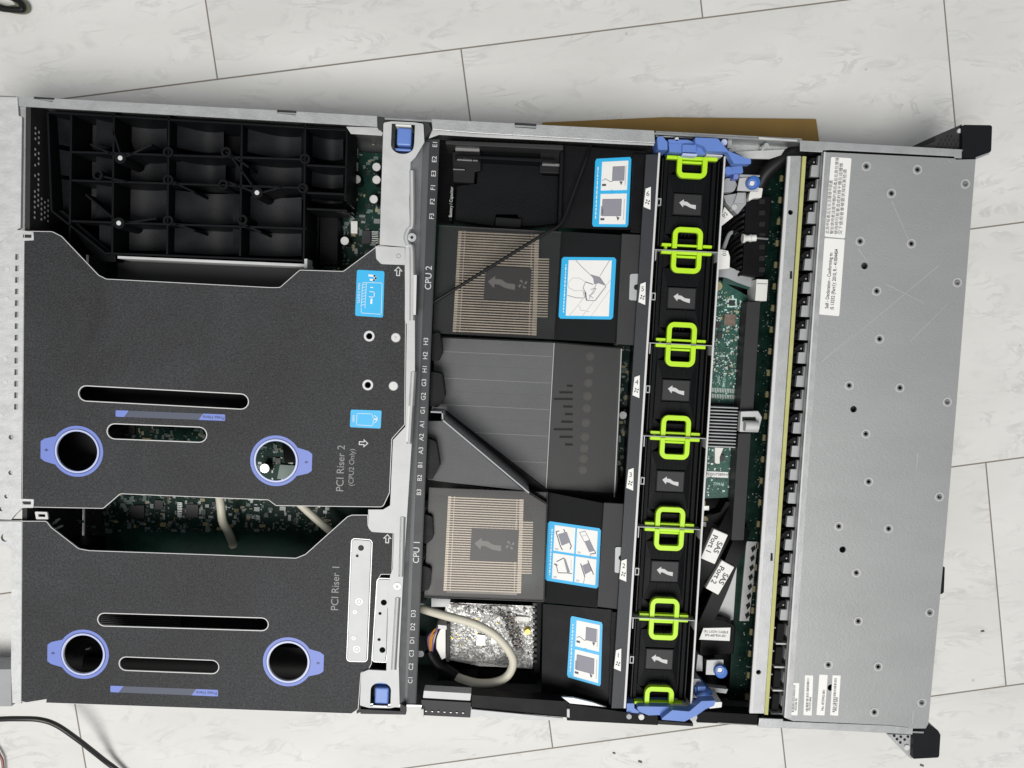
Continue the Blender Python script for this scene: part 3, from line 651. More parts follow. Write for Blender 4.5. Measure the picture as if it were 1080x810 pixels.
# cyan label
lb = MB().prism([fillet([(376.5,284.5,2),(405.5,286,2),(404,335,2),(374.5,333,2)], zp)], zp, zp+.00012).build('blue_label', 'cyan_label', b2)
zz = zp+.0002
lw = MB(); 
def strip(m, pts, t, z):
    for a, b in zip(pts[:-1], pts[1:]):
        A, B = Vector(V2(P(*a, z))), Vector(V2(P(*b, z))); d = (B-A).normalized(); n_ = Vector((-d.y, d.x))*t/2
        m.prism([[tuple(A-n_-d*t/2), tuple(B-n_+d*t/2), tuple(B+n_+d*t/2), tuple(A+n_-d*t/2)]], z-.0001, z)
strip(lw, [(389.5,290.5),(395,291,),(396.2,293.5),(394.5,295.5),(391,295)], .0014, zz)
strip(lw, [(386.5,298),(403,298.5),(402,331.5),(381,330),(381,325)], .0003, zz)
strip(lw, [(382.5,298),(386.5,298),(385,325)], .0003, zz); strip(lw, [(382.5,298),(380.8,324)], .0003, zz)
for k in range(8): strip(lw, [(381.5,301+k*3),(385.5,299.5+k*3)], .0003, zz)
strip(lw, [(390,307.5),(395,308),(394.5,313.5),(389.5,313)], .0005, zz); strip(lw, [(391.8,316),(391.6,319.5)], .0014, zz); strip(lw, [(391,303),(393,303.3)], .0007, zz)
lw.build('label_drawing', 'paper', lb)
text('lettering', 'MAX 3 SLOTS', P(378.3,309,zz), .0024, R(-90), 'paper', lb)
lb = MB().prism([fillet([(370,432,1.5),(402.5,433,1.5),(401.5,452,1.5),(369,450.5,1.5)], zp)], zp, zp+.00012).build('blue_label', 'cyan_label', b2)
lw = MB(); strip(lw, [(376.5,436),(392,436.5),(394,441),(393,449),(376,448),(376.5,436)], .0003, zz); strip(lw, [(395,438),(399,442),(395,446)], .0004, zz); strip(lw, [(394.5,442),(398.5,442.3)], .0009, zz)
lw.build('label_drawing', 'paper', lb); text('lettering', 'RISER', P(372.8,441.5,zz), .0022, R(-90), 'paper', lb)
# rear slotted bracket, folded tabs
xs0 = [(18.5-k*.03*3, 271+k*12.15) for k in range(14)]
hl = [W([(x-2,y-3),(x+1.8,y-3),(x+1.6,y+3),(x-2.2,y+3)], zr) for x, y in xs0]
hl += [circ(V2(P(x,y,zr)), r*.0007, 14) for x, y, r in ((12,461,2.6),(11.5,498.5,2.4),(7,523.5,2.2),(1.5,537,2.2))]
bk = MB().prism([fillet([(-60,262),(0,256.5),(8,250),(18,242.5),(35.5,244.5,1),(36,253.5,1),(26,254),(22.6,526),(36,526.5,1),(35.5,535.5,1),(24,535.5),(16,543),(12,548),(-60,546)], zr)]+hl+[W([(24.5,247.3),(33.5,247.6),(33.5,251),(24.5,250.8)], zr), W([(24,528.5),(33,528.7),(33,532),(24,532)], zr)], zr-.002, zr+.0004).build('rear_bracket', 'rear_steel', r2, bevel=.0003)
for x, y in ((8.5,284),(7.8,315.5),(6.5,378.5),(6.4,403),(1.5,438)): MB().cyl(V2(P(x,y,zr)), .0016, zr, zr+.0007, 16).build('weld_dot', 'cut_edge', bk)
MB().prism([W([(-60,548),(20,548.5),(20,549.5),(-60,549.5)], zr)], zr-.004, zr-.002).build('bracket_seam', 'hole', bk)
# silver tab over the plate edge by the brace
MB().prism([fillet([(396,259.5),(427,261),(427.5,279.5),(402,278.5,4),(396.8,273,4)], zr+.0008)], zr, zr+.0008).build('cage_tab', 'bright_steel', r2, bevel=.0003)
MB().ring(V2(P(420.3,270,zr+.0008)), .0012, .0017, zr+.0005, zr+.001, 16).build('tab_dimple', 'fin_grey', r2)
# added black blocks under the plate, keeping its slots dark
MB().prism([W([(70,398),(275,408),(275,452),(70,445)], .06)], .030, .060).build('slot_dark_block', 'black_plastic', r2)
MB().prism([W([(50,452),(112,455),(112,505),(50,503)], .055)], .030, .055).build('slot_dark_block', 'dark_gloss', r2)

r1 = thing('riser_cage', 'smaller black riser cage marked PCI Riser 1 at the lower left', 'riser cage', P(200,650,.03))
out1 = fillet([(23,549.5),(49,549.5,4),(54,556,5),(83,578.5,6),(94,580.5,3),(225,585),(312,588.5,5),(322,584.5,4),(366,545,3),(371,543),(388,543),(388.5,556,3),(415,562),(413.5,606),(402,606,0),(399,611),(392,700),(388,708,0),(381,709,2),(378,748,2),(371,753,1),(48,741.5),(48.5,738),(28,741.3),(22,740)], zr)
holes1 = [capsule((110,653.5),(276,658.5),6.6,zr), capsule((133,700),(223.5,703.5),7,zr), circ(V2(P(88,690,zr)), 20.8*scale_at(zr), 48), circ(V2(P(304,698,zr)), 20.8*scale_at(zr), 48)]
b1 = MB().prism([out1]+holes1, zr-.0012, zr).build('cage_plate', 'cut_edge', r1)
MB().prism([inset(out1, .0005)]+[inset(h, -.0007) for h in holes1], zr, zp).build('cage_paint', 'black_paint', b1)
ring_mark(b1, (88,690), -1, zp); ring_mark(b1, (304,698), 1, zp); press(b1, ((116.5,726.5),(230,731)), zp)
text('lettering', 'PCI Riser 1', P(354,620,zp), .0078, R(90), 'grey_print', b1, xs=.98)
arrow_outline(b1, (408.5,568), 0, zp)
for a in ([(371.5,569,3),(391.5,570.5,3),(386.3,697.5,3),(366.3,697,3)],):
    q = fillet(a, zr+.001); hh = [circ(V2(P(381,577.5,zr)), .0022, 16), circ(V2(P(377,585.8,zr)), .0011, 12)]
    o = MB().prism([q]+hh, zr, zr+.0010).build('fixing_bar', 'bright_steel', b1, bevel=.0003)
    MB().prism([inset(q,-.0009), inset(q,-.0004)], zr, zr+.0004).build('bar_outline', 'fin_grey', o)
    for x, y in ((379,634),(376.5,684)):
        MB().ring(V2(P(x,y,zr)), .0021, .0025, zr+.001, zr+.0012, 24).cyl(V2(P(x,y,zr)), .0007, zr+.001, zr+.0012, 10).build('weld_ring', 'fin_grey', o)
    for x, y in ((374.5,645),(373.3,672.5)): MB().ring(V2(P(x,y,zr)), .0009, .0013, zr+.001, zr+.0012, 16).build('weld_ring', 'fin_grey', o)
q = fillet([(398.5,611,3),(411,611.5),(410.5,630),(408.5,643),(407,690),(406,698),(393,697.5,3)], zr+.001)
o = MB().prism([q]+[circ(V2(P(x,y,zr)), r, 14) for x, y, r in ((405,635,.0023),(401,646.5,.0012),(400,674,.0012),(403.5,685,.0023))], zr, zr+.001).build('fixing_bar', 'bright_steel', b1, bevel=.0003)
MB().prism([inset(q,-.0009), inset(q,-.0004)], zr, zr+.0004).build('bar_outline', 'fin_grey', o)
hl1 = [circ(V2(P(5.5,567,zr)), .0030, 20)]
MB().prism([fillet([(-60,549.5),(23,549.8),(22.3,740),(22.5,742),(13.5,741),(12,706),(12.5,580,4),(7,575.5,3),(-60,573)], zr)]+hl1, zr-.002, zr+.0004).build('rear_bracket', 'rear_steel', r1, bevel=.0003)
tb = fillet([(37,539.5,1),(50,540,1),(51,547.5),(38.5,547.5,1)], zr)
MB().prism([tb, W([(40.5,542),(48,542.3),(48.2,545.2),(40.7,545)], zr)], zr-.001, zr+.0004).build('cage_tab', 'cut_edge', r1)
MB().prism([W([(24,536),(35,536),(35,547),(24,547)], .07)], .05, .07).build('cage_lug', 'matt_plastic', r1)
MB().prism([W([(0,706),(11.5,706),(12,745),(-60,745),(-60,706)], .03)], .006, .030).build('rear_connector', 'grey_plastic', r1)
MB().prism([W([(90,640),(300,648),(300,676),(90,668)], .062)], .030, .062).build('slot_dark_block', 'black_plastic', r1)  # added blocks that keep these slots dark inside
MB().prism([W([(60,672),(330,684),(330,725),(60,718)], .050)], .030, .050).build('slot_dark_block', 'dark_gloss', r1)
fn = MB()
for k in range(7):
    fn.prism([W([(107,648+k*2),(190,651+k*2),(190,652+k*2),(107,649+k*2)], .066)], .062, .066)
fn.build('card_fins', 'pad_dark', r1)
MB().rbox(V2(P(93,684,.052)), .003, .0012, .05, .053, .3).build('card_glint', 'cut_edge', r1)
MB().prism([W([(88,693),(110,694),(108,706),(86,705)], .055)], .05, .055).build('card_block', 'matt_plastic', r1)

# ================================================================== CROSS BRACE
br = thing('cross_brace', 'bright steel cross brace with blue latch at each end and black slot letter strip', 'brace', P(425,440,.08))
zb = TOP+.0030
def brx(y): return 428.5-(y-340)*.0   # helper for edges below
pl = fillet([(404.5,129.5,2),(413,128),(436,129),(446.5,130.5,2),(447.5,150,2),(438,166,3),(433,171),(431.5,210),(432.5,258),(437.5,300),(437.5,400),(434,470),(429.5,540),(424.5,620),(420.5,700),(421.5,745,2),(411,747),(389,746.5),(379.5,744,2),(381,709.5,3),(388.5,706.5,1),(407.5,707.5),(409,640),(411.5,607),(414.2,600),(415.5,562.5),(392,561,3),(388.6,557,3),(388.4,537.5),(404,537.5),(411.5,533),(414.5,464),(427.5,450),(429,342),(427,338),(427.5,260.5),(400.5,258),(401.8,210)], zb)
def uwin(c, wd_, h0, h1, up):   # window with a round end
    s = scale_at(zb); cx, cy = V2(P(*c, zb)); out = []
    r = wd_/2*s
    if up:
        out = [(cx-r, cy+h0*s), (cx+r, cy+h0*s)] + [(cx+r*math.cos(t), cy-h1*s+r*.75*math.sin(t)) for t in [-k*math.pi/10 for k in range(11)]]
    else:
        out = [(cx+r, cy-h0*s), (cx-r, cy-h0*s)] + [(cx-r*math.cos(t), cy+h1*s+r*.75*math.sin(t)) for t in [k*math.pi/10 for k in range(11)]]
    return out
w1 = uwin((424.8,147), 24, 15.5, 6, True); w2 = uwin((401.5,731.5), 22, 14, 4, False)
bp_ = MB().prism([pl, w1, w2], zb-.0012, zb).build('brace_plate', 'bright_steel', br, bevel=.0004)
# pressed ridges
for a in ([(434.5,180),(434.8,234),(431.5,241),(428.3,250),(431,259),(434.5,266),(434.6,338)], [(436,392),(431.5,468)], [(424.8,545),(423,608)], [(419.5,630),(415,706)]):
    MB().tube(crom([P(x,y,zb-.0002) for x, y in a], 6), .0011, 10).build('pressed_ridge', 'bright_steel', bp_, smooth=True)
    MB().tube(crom([P(x+2.3,y,zb-.0006) for x, y in a], 6), .0009, 8).build('ridge_shade', 'ridge_shade_grey', bp_, smooth=True); MB().tube(crom([P(x-2.1,y,zb-.0005) for x, y in a], 6), .0007, 8).build('ridge_shade', 'galvanised', bp_, smooth=True)  # side lines that draw the shading of each ridge
MB().ring(V2(P(434.5,250.5,zb)), .0011, .0031, zb-.0002, zb+.0006, 24).build('brace_boss', 'galvanised', bp_, smooth=True)
MB().cyl(V2(P(434.5,250.5,zb)), .0011, zb-.001, zb+.0002, 14).build('boss_hole', 'hole', bp_)
MB().ring(V2(P(419,618,zb)), .0013, .0026, zb-.0002, zb+.0006, 24).build('brace_boss', 'galvanised', bp_, smooth=True)
for (y0, y1) in ((290,332),(428,466)):
    xa, xb = (439.5,438.5) if y0 < 400 else (434.8,432.5)
    MB().prism([W([(xa-4.2,y0),(xa,y0),(xb,y1),(xb-4.4,y1)], zb+.0003)], zb-.0005, zb+.0003).build('brace_slot_lip', 'cut_edge', bp_)
    MB().prism([W([(xa,y0),(xa+2,y0),(xb+2,y1),(xb,y1)], zb+.0002)], zb-.0015, zb+.0002).build('brace_slot', 'hole', bp_)
# grey sloping flange and letter strip
def lineq(a, b, y): return a[0]+(b[0]-a[0])*(y-a[1])/(b[1]-a[1])
ysq = [150,170,210,258,300,340,400,470,540,620,700,742]
le = lambda y: {150:438,170:433,210:431.5,258:432.5,300:437.5,340:437.5,400:437.5,470:434,540:429.5,620:424.5,700:420.5,742:421.5}[y]
rs_ = lambda y: lineq((446,150),(427,742), y)
rt = lambda y: lineq((463.5,150),(439,742), y)
m = MB(); top = []; 
for y in ysq:
    top.append(P(le(y)-1, y, zb-.0013)); top.append(P(rs_(y), y, .079))
vs = []; 
for v in top: vs.append(v)
for v in top: vs.append(v-Vector((0,0,.001)))
n = len(top); fs = [(2*i, 2*i+1, 2*i+3, 2*i+2) for i in range(len(ysq)-1)]+[(n+2*i, n+2*i+2, n+2*i+3, n+2*i+1) for i in range(len(ysq)-1)]
m.add(vs, fs); m.build('brace_flange', 'galvanised', br, smooth=True)
sp = MB().prism([W([(rs_(y), y) for y in (147,742)]+[(rt(y), y) for y in (742,147)], .079)], .0775, .079).build('letter_strip', 'label_strip', br)
MB().prism([W([(rs_(150)-.5,150),(rs_(742)-.5,742),(rs_(742)+2.3,742),(rs_(150)+7,150)], .0792)], .079, .0792).build('strip_step', 'step_grey', sp)
MB().prism([W([(rt(150)-.2,150),(rt(150)-1.2,150),(rt(742)-1.2,742),(rt(742)-.2,742)], .0793)], .079, .0793).build('strip_edge', 'pad_dark', sp)
for t, y in zip('E1 E2 E3 F1 F2 F3 H3 H2 H1 G3 G2 G1 A1 A2 A3 B1 B2 B3 D3 D2 D1 C3 C2 C1'.split(), (152,168,183,197.5,212.5,228,360,375,389,403.5,418,432.5,447,461,475,490,504,519,647,661,675,689,703,717)):
    text('lettering', t, P(lineq((459,152),(433,717),y), y, .0794), .0048, R(90), 'white_ink', sp, bold=.00004)
for t, y in (('CPU 2',293),('CPU 1',582)): text('lettering', t, P(lineq((458.3,152),(433.5,717),y), y, .0794), .0066, R(90), 'white_ink', sp, bold=.00005)
# latches
def blatch(c, up):
    s = scale_at(zb); cx, cy = V2(P(*c, zb)); sg = 1 if up else -1; q = 11 if up else 10
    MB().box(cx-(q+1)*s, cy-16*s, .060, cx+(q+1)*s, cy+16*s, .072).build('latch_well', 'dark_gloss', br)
    def yb(a, b, x0, x1, z0, z1, nm, mt, bv=.0006): 
        y0, y1 = sorted((cy+sg*a*s, cy+sg*b*s)); return MB().box(cx+x0*s, y0, z0, cx+x1*s, y1, z1).build(nm, mt, br, bevel=bv)
    yb(-6, 12, -6.5, 8.5, .072, .0895, 'latch_button', 'blue_plastic', .0012)
    yb(-10.5, -7.5, -9, 8.5, .072, .086, 'latch_rib', 'blue_plastic', .0008)
    yb(13, 15, -8, 8, .072, .0905, 'latch_bar', 'white_plastic' if up else 'fin_grey', .0002)
    yb(-14, -11.5, -6, 6, .07, .083, 'latch_spring', 'fin_grey', .0002)
blatch((425,147), True); blatch((401.5,731.5), False)
for a in ([(398,122.5),(405,123.5),(405,128),(404,137),(398,135)], [(445,128),(452,129),(455,136),(447.5,147),(446,147)], [(405,126.5),(446,130),(446,132),(405,129)]):
    lip('brace_end_clip', a, 'pad_dark', TOP+.001, .006, br)
for a in ([(376,741),(380,743),(381,751),(376,753)], [(422,742),(428,745),(428,751),(422,751)], [(380,748),(428,750.5),(428,754),(380,753)]):
    lip('brace_end_clip', a, 'pad_dark', TOP-.001, .006, br)

# ================================================================== HEATSINKS
def heatsink(label, q, ext, pad, n):
    """q: corners of the fin field (tl,tr,br,bl), ext: side block, pad: label quad"""
    z = .060
    h = thing('heatsink', label, 'heatsink', P(q[0][0]+40, q[0][1]+50, .02), 'processor heatsinks under the smoked baffle')
    MB().prism([W(q, .03)], .020, .034).build('heatsink_base', 'fin_base', h)
    def lerp(a, b, t): return (a[0]+(b[0]-a[0])*t, a[1]+(b[1]-a[1])*t)
    m = MB()
    for k in range(n):
        t = (k+.25)/n; t2 = (k+.68)/n
        a, b = lerp(q[0], q[3], t), lerp(q[1], q[2], t); c, d = lerp(q[1], q[2], t2), lerp(q[0], q[3], t2)
        m.prism([W([a, b, c, d], z)], .034, z)
        if ext[0][1] < b[1] < ext[1][1]:
            e0 = (b[0]-.5, b[1]); m.prism([W([e0, (b[0]+ext[2],b[1]+.5), (c[0]+ext[2],c[1]+.5), (c[0]-.5,c[1])], z)], .034, z)
    m.build('cooling_fins', 'fin', h)
    # folded fin ends: two rows of clips
    for (f0, f1) in ((-.045,.0),(.04,.055),(.955,.97),(1.0,1.06)):
        mm = MB()
        for k in range(n):
            t = (k+.05)/n; t2 = (k+.85)/n
            a, b, c, d = lerp(lerp(q[0],q[3],t), lerp(q[1],q[2],t), f0), lerp(lerp(q[0],q[3],t), lerp(q[1],q[2],t), f1), lerp(lerp(q[0],q[3],t2), lerp(q[1],q[2],t2), f1), lerp(lerp(q[0],q[3],t2), lerp(q[1],q[2],t2), f0)
            mm.prism([W([a, b, c, d], z+.0004)], z-.004, z+.0004)
        mm.build('fin_fold', 'fin', h)
    p = MB().prism([W(pad, z+.0012)], z, z+.0012).build('centre_label', 'pad_dark', h)
    arrow_wave(p, ((pad[0][0]*.66+pad[1][0]*.34), (pad[0][1]+pad[3][1])/2), 1.6, z+.0014, 'grey_print')
    c = (pad[0][0]*.2+pad[1][0]*.8+.5, (pad[0][1]+pad[2][1])/2); fm = MB(); s = scale_at(z); c2 = V2(P(*c, z+.0014))
    for k in range(4):
        t0 = k*math.pi/2+.2
        fm.prism([[(c2[0]+r*s*math.cos(t0+t), c2[1]+r*s*math.sin(t0+t)) for r, t in ((.8,0),(3.5,-.15),(5.4,.25),(5.0,.7),(2.5,.5))]], z+.0012, z+.0015)
    fm.build('fan_mark', 'grey_print', p)
    return h
def arrow_wave(par, c, k, z, m):
    s = scale_at(z)*k; c2 = V2(P(*c, z))
    up = [(-9,0.2),(-4.2,4.2),(-4.2,2.2),(0,2.0),(3.5,-.2),(9,-.6),(9,-4.4),(3.6,-3.6),(1.0,-2.6),(-1.5,-1.4),(-4.4,-1.2),(-4.8,-3.8)]
    return MB().prism([[(c2[0]+x*s, c2[1]+y*s) for x, y in up]], z-.0002, z).build('flow_arrow', m, par)
heatsink('upper heatsink with pale fins beside the lettering CPU 2', [(487,243.5),(564,247),(561,354),(481,350.5)], ((0,272),(0,333),16), [(512.5,281),(560.5,283.5),(559,318.5),(510,315)], 39)
heatsink('lower heatsink with pale fins beside the lettering CPU 1', [(476,523.5),(548,526.5),(545,626),(471,623.5)], ((0,549),(0,606),15), [(497.5,557.5),(547.5,559.5),(545.5,592.5),(495.5,590.5)], 39)

# ================================================================== AIR BAFFLE
ab = thing('air_baffle', 'black and smoked plastic air baffle with blue bordered stickers over the processors', 'air baffle', P(560,400,.05))
za = .066
def plate(name, pts, z, m, th=.0015, bev=.0004, par=ab): return MB().prism([fillet(pts, z)], z-th, z).build(name, m, par, bevel=bev)
def slope_plate(name, pts, z0, zx, x0, m, th=.0015, par=ab, lift=0.):
    top = [PS(x, y, z0+lift, zx, x0) for x, y in pts]; return MB().loft(top, [v-Vector((0,0,th)) for v in top]).build(name, m, par)
# smoked panels over the two processors
plate('smoked_panel', [(463,237.5),(592,244.5),(584.5,358),(456,351.5)], za, 'smoked')
plate('smoked_panel', [(452,514),(577,519),(573.5,634),(447,629)], za, 'smoked')
for a in ([(463,237.5),(592,244.5),(592,245.5),(463,238.5)], [(577,519),(577.7,519),(574,634),(573.3,634)], [(447,629),(573.5,634),(573.4,635),(447,630)]): plate('panel_rim', a, za+.0006, 'pad_dark', .006, 0)
# sloping black panels with the stickers
SX = P(592,300,.062).x; SL = .32; Z0 = .060
slope_plate('label_panel', [(591,244),(656,248),(649,362),(584,358)], Z0, SL, SX, 'matt_plastic')
slope_plate('label_panel', [(577,519),(637,531),(630,641),(573,635)], Z0, SL, SX, 'matt_plastic')
slope_plate('label_panel', [(594,153),(684,160),(679,243),(591,240)], Z0, SL*.8, SX, 'black_plastic')
slope_plate('label_panel', [(573,637),(665,645),(658,748),(640,746),(610,738),(571,736)], Z0, SL*.8, SX, 'black_plastic')
plate('side_panel', [(656,246.5),(687,248),(682,365),(650,363)], .0795, 'pad_dark'); plate('side_panel', [(637,530),(668,532),(662,644),(630,640)], .0795, 'pad_dark')
plate('side_panel', [(668,162),(686,163),(682,246),(665,245)], .078, 'black_plastic'); plate('side_panel', [(645,645),(662,646),(656,746),(642,744)], .078, 'black_plastic')
for a in ([(664.5,289,2),(673.5,288.5,2),(672.5,317,2),(663.5,316.5,2)], [(649,577,2),(656,577,2),(655.5,604.5,2),(648.2,604,2)]):
    plate('baffle_tab', a, .0808, 'tray_grey')
for c in ((671.5,303),(655.3,588.5)): MB().cyl(V2(P(*c,.081)), .0021, .0800, .0812, 16).build('tab_hole', 'hole', ab)
# battery tray at the top
plate('tray_floor', [(463,146),(592,150),(590,241),(461,236)], .036, 'black_plastic')
tr = plate('battery_tray', [(492,152),(570,156),(572,185),(593,186),(590,235,4),(566,238),(548,238),(546,226),(523,226),(521,238),(480,232,3),(482,196),(503,194),(504,180)], .050, 'tray_plastic', .012, .001)
plate('tray_wall', [(480,163),(586,168),(586,171.5),(480,166)], .066, 'tray_plastic', .03)
plate('tray_wall', [(470,148),(594,153),(594,158),(470,152)], .070, 'pad_dark', .03)
plate('tray_wall', [(475,198),(478.5,198),(476.5,233),(473.5,233)], .058, 'tray_plastic', .02)
plate('tray_wall', [(591,160),(594.5,160),(592,238),(588.5,238)], .066, 'tray_plastic', .03)
plate('tray_clip', [(523,229),(550,231),(549,240),(522,238)], .056, 'matt_plastic', .012)
plate('tray_clip', [(480,150),(506,151),(506,160),(480,159)], .060, 'fin_grey', .004)
for a in ([(482,166.5),(498,167.5),(498,170),(482,169)], [(499,168),(504,168),(504,170),(499,170)], [(572,172),(592,173),(592,175.5),(572,174.5)], [(478,178),(490,178.5),(490,179.5),(478,179)]): plate('tray_glint', a, .060, 'fin_grey', .002, 0)
plate('tray_block', [(477,160),(507,161),(507,180),(501,181),(500,193),(478,192)], .056, 'dark_gloss', .02); plate('tray_block', [(570,156),(594,157),(593,183),(569,182)], .056, 'dark_gloss', .02)
text('lettering', 'Battery / Capacitor', P(475.8,213,.0583), .0033, R(90), 'white_ink', ab, xs=.9)
# middle raised panel (textured) and its ribbed right half
zm = .052
mid = plate('middle_panel', [(459,355),(584,360.5),(575,524),(557,520),(467,444),(466,434.5),(455,434)], zm, 'textured_grey')
mid2 = slope_plate('ribbed_panel', [(584,360.5),(655.5,367),(650.5,523),(645,521.5),(575,524)], zm, 0.0, SX, 'smoked_dark')
plate('ribbed_panel_back', [(586,363),(654,369),(648,528),(576,524)], zm-.012, 'matt_plastic')
strip_m = MB()
def rimline(pts, z, t, name, m, dz=.01, par=ab):
    mm = MB()
    for a, b in zip(pts[:-1], pts[1:]):
        A, B = Vector(V2(P(*a, z))), Vector(V2(P(*b, z))); d = (B-A).normalized(); n_ = Vector((-d.y, d.x))*t/2
        mm.prism([[tuple(A-n_-d*t/2), tuple(B-n_+d*t/2), tuple(B+n_+d*t/2), tuple(A+n_-d*t/2)]], z-dz, z)
    return mm.build(name, m, par)
rimline([(455,434.5),(466.5,435),(466.8,443),(557.5,519.5)], .083, .0010, 'diagonal_wall', 'grey_plastic', .024)
rimline([(557.5,519.5),(576,531)], .074, .0016, 'diagonal_wall', 'black_plastic', .02)
rimline([(584.5,360.5),(575.5,524)], zm+.0006, .0007, 'panel_ridge', 'grey_plastic', .001)
rimline([(655.5,367),(648,524)], zm+.003, .0008, 'panel_ridge', 'tray_grey', .012)
rimline([(459,355.5),(584,361),(664,368)], zm+.004, .0010, 'panel_ridge', 'black_plastic', .006)
for k, y in enumerate((376,390,404,418,432,446,460,474,488,502)):
    rimline([(465,y-5.5),(582.5-(y-360)*.05,y)], zm+.0002, .0005, 'mould_line', 'mould_dark' if k%2 else 'mould_grey', .0003, mid)
plate('baffle_shade_band', [(467,437),(469,432),(577,516),(655,521),(654,531),(576,531),(557,520)], zm+.0012, 'black_plastic')  # black plate standing in for the shade along the diagonal wall
plate('lower_panel', [(451,444),(467,444),(557,521),(556,517),(451,506)], .060, 'textured_grey')
plate('baffle_gap_shade', [(448,505),(660,512),(660,545),(448,520)], .040, 'black_plastic')  # black plate in place of the shadow between the panels
# blurred capacitors under the ribbed panel
for k, y in enumerate((376,390,404,418,431,446,461,473,484,496)):
    x = 622.5-(y-376)*.065
    c = MB().cyl(V2(P(x,y,.0495)), .0036, mbz, .0495, 18, .0034); c = c.build('capacitor', 'tan_cap', mb, smooth=True)
    MB().cyl(V2(P(x,y,.050)), .0026, .0495, .0500, 16).build('capacitor_top', 'tan_top', c)
for k, (y, l) in enumerate(((407,6),(414,14),(421,20),(429,10),(437,8),(445,12),(453,20),(461,14),(469,8))):
    plate('panel_slot', [(604-l,y-1),(604,y-.8),(604,y+1),(604-l,y+.8)], zm+.0004, 'hole', .0004, 0, mid2)
# stickers
def btick(q, cells, kind, lbl, sl):
    """q = tl,tr,br,bl pixel corners on the sloping panel"""
    def L(u_, v_):
        x = (q[0][0]*(1-u_)+q[1][0]*u_)*(1-v_)+(q[3][0]*(1-u_)+q[2][0]*u_)*v_; y = (q[0][1]*(1-u_)+q[1][1]*u_)*(1-v_)+(q[3][1]*(1-u_)+q[2][1]*u_)*v_
        return (x, y)
    def S(name, pts, lift, m, par, th=.0002): return slope_plate(name, [L(*p) for p in pts], Z0, sl, SX, m, th, par, lift)
    r_ = .035
    base = S('sticker', [(r_,0),(1-r_,0),(1,r_),(1,1-r_),(1-r_,1),(r_,1),(0,1-r_),(0,r_)], .0006, 'cyan_label', ab)
    base['label'] = lbl
    for (a, b, c, d) in cells: S('sticker_field', [(a,b),(c,b),(c,d),(a,d)], .0008, 'paper', base)
    def ln(pts, t, m='ink', lift=.0010):
        mm = MB()
        for p0, p1 in zip(pts[:-1], pts[1:]):
            A, B = PS(*L(*p0), Z0+lift, sl, SX), PS(*L(*p1), Z0+lift, sl, SX); d = (B-A).normalized(); n_ = d.cross(Vector((0,0,1))).normalized()*t/2
            tp = [A-n_, B-n_, B+n_, A+n_]; mm.loft(tp, [v-Vector((0,0,.0001)) for v in tp])
        return mm.build('sticker_drawing', m, base)
    def poly(pts, m='grey_ink', lift=.0011): return S('sticker_drawing', pts, lift, m, base, .0001)
    rr = random.Random(int(q[0][0]))
    t = .12
    while t < .88:
        d = rr.uniform(.02,.06); ln([(.085,t),(.085,min(.9,t+d))], .0007, 'paper'); t += d+.015
    return L, ln, poly
# two-drawing stickers
for q, lb_ in (([(628,167.5),(666,165.5),(662.5,239.5),(624.5,239)],'upper blue bordered sticker with two battery drawings'), ([(602,649.5),(635.5,656.5),(633.5,724),(598,714)],'lower blue bordered sticker with two battery drawings')):
    L, ln, poly = btick(q, ((.19,.05,.92,.47),(.19,.52,.92,.96)), 2, lb_, SL*.8)
    poly([(.50,.13),(.82,.13),(.82,.33),(.50,.33)]); poly([(.26,.60),(.78,.60),(.78,.84),(.26,.84)]); poly([(.22,.70),(.28,.70),(.28,.84),(.22,.84)])
    poly([(.22,.375),(.33,.375),(.33,.405),(.22,.405)], 'ink'); poly([(.22,.875),(.33,.875),(.33,.905),(.22,.905)], 'ink'); poly([(.70,.345),(.79,.345),(.75,.40)], 'ink'); poly([(.66,.845),(.75,.87),(.70,.91)], 'ink')
    ln([(.22,.33),(.30,.30),(.45,.345),(.52,.335)], .0005, 'grey_ink'); ln([(.86,.12),(.86,.40)], .0007, 'light_ink'); ln([(.86,.60),(.86,.90)], .0007, 'light_ink')
    ln([(.50,.13),(.82,.13),(.82,.33),(.50,.33),(.50,.13)], .0004, 'ink'); ln([(.26,.60),(.78,.60),(.78,.84),(.26,.84),(.26,.60)], .0004, 'ink')
    poly([(.45,.495),(.50,.46),(.55,.495),(.50,.53)], 'cyan_label')
# drawing of a hand on the upper processor sticker
q = [(592.5,271),(650,271.5),(646.5,337),(589,336)]
L, ln, poly = btick(q, ((.13,.05,.92,.95),), 1, 'blue bordered sticker with a drawing of a hand lifting a fan', SL)
ln([(.26,.05),(.38,.16),(.60,.33)], .0004, 'grey_ink'); ln([(.88,.05),(.72,.30)], .0004, 'grey_ink')
poly([(.55,.28),(.72,.32),(.84,.46),(.70,.42),(.62,.44),(.60,.35)])
ln([(.46,.40),(.34,.34),(.22,.34),(.14,.42),(.16,.50),(.28,.55),(.42,.54)], .0004, 'light_ink'); ln([(.42,.54),(.46,.66),(.30,.66),(.14,.62)], .0004, 'grey_ink')
ln([(.46,.40),(.42,.50),(.48,.58),(.50,.70),(.66,.70),(.84,.47)], .0005, 'grey_ink'); ln([(.46,.40),(.60,.44)], .0005, 'ink'); ln([(.46,.56),(.50,.70)], .0010, 'ink')
ln([(.56,.52),(.66,.50),(.62,.58),(.54,.62),(.62,.66)], .0004, 'grey_ink'); ln([(.92,.36),(.44,.95)], .0005, 'light_ink'); ln([(.48,.62),(.20,.95)], .0005, 'light_ink'); ln([(.92,.52),(.60,.95)], .0004, 'light_ink'); ln([(.66,.44),(.54,.68)], .0004, 'grey_ink')
ln([(.36,.78),(.40,.86),(.56,.88)], .0004, 'light_ink')
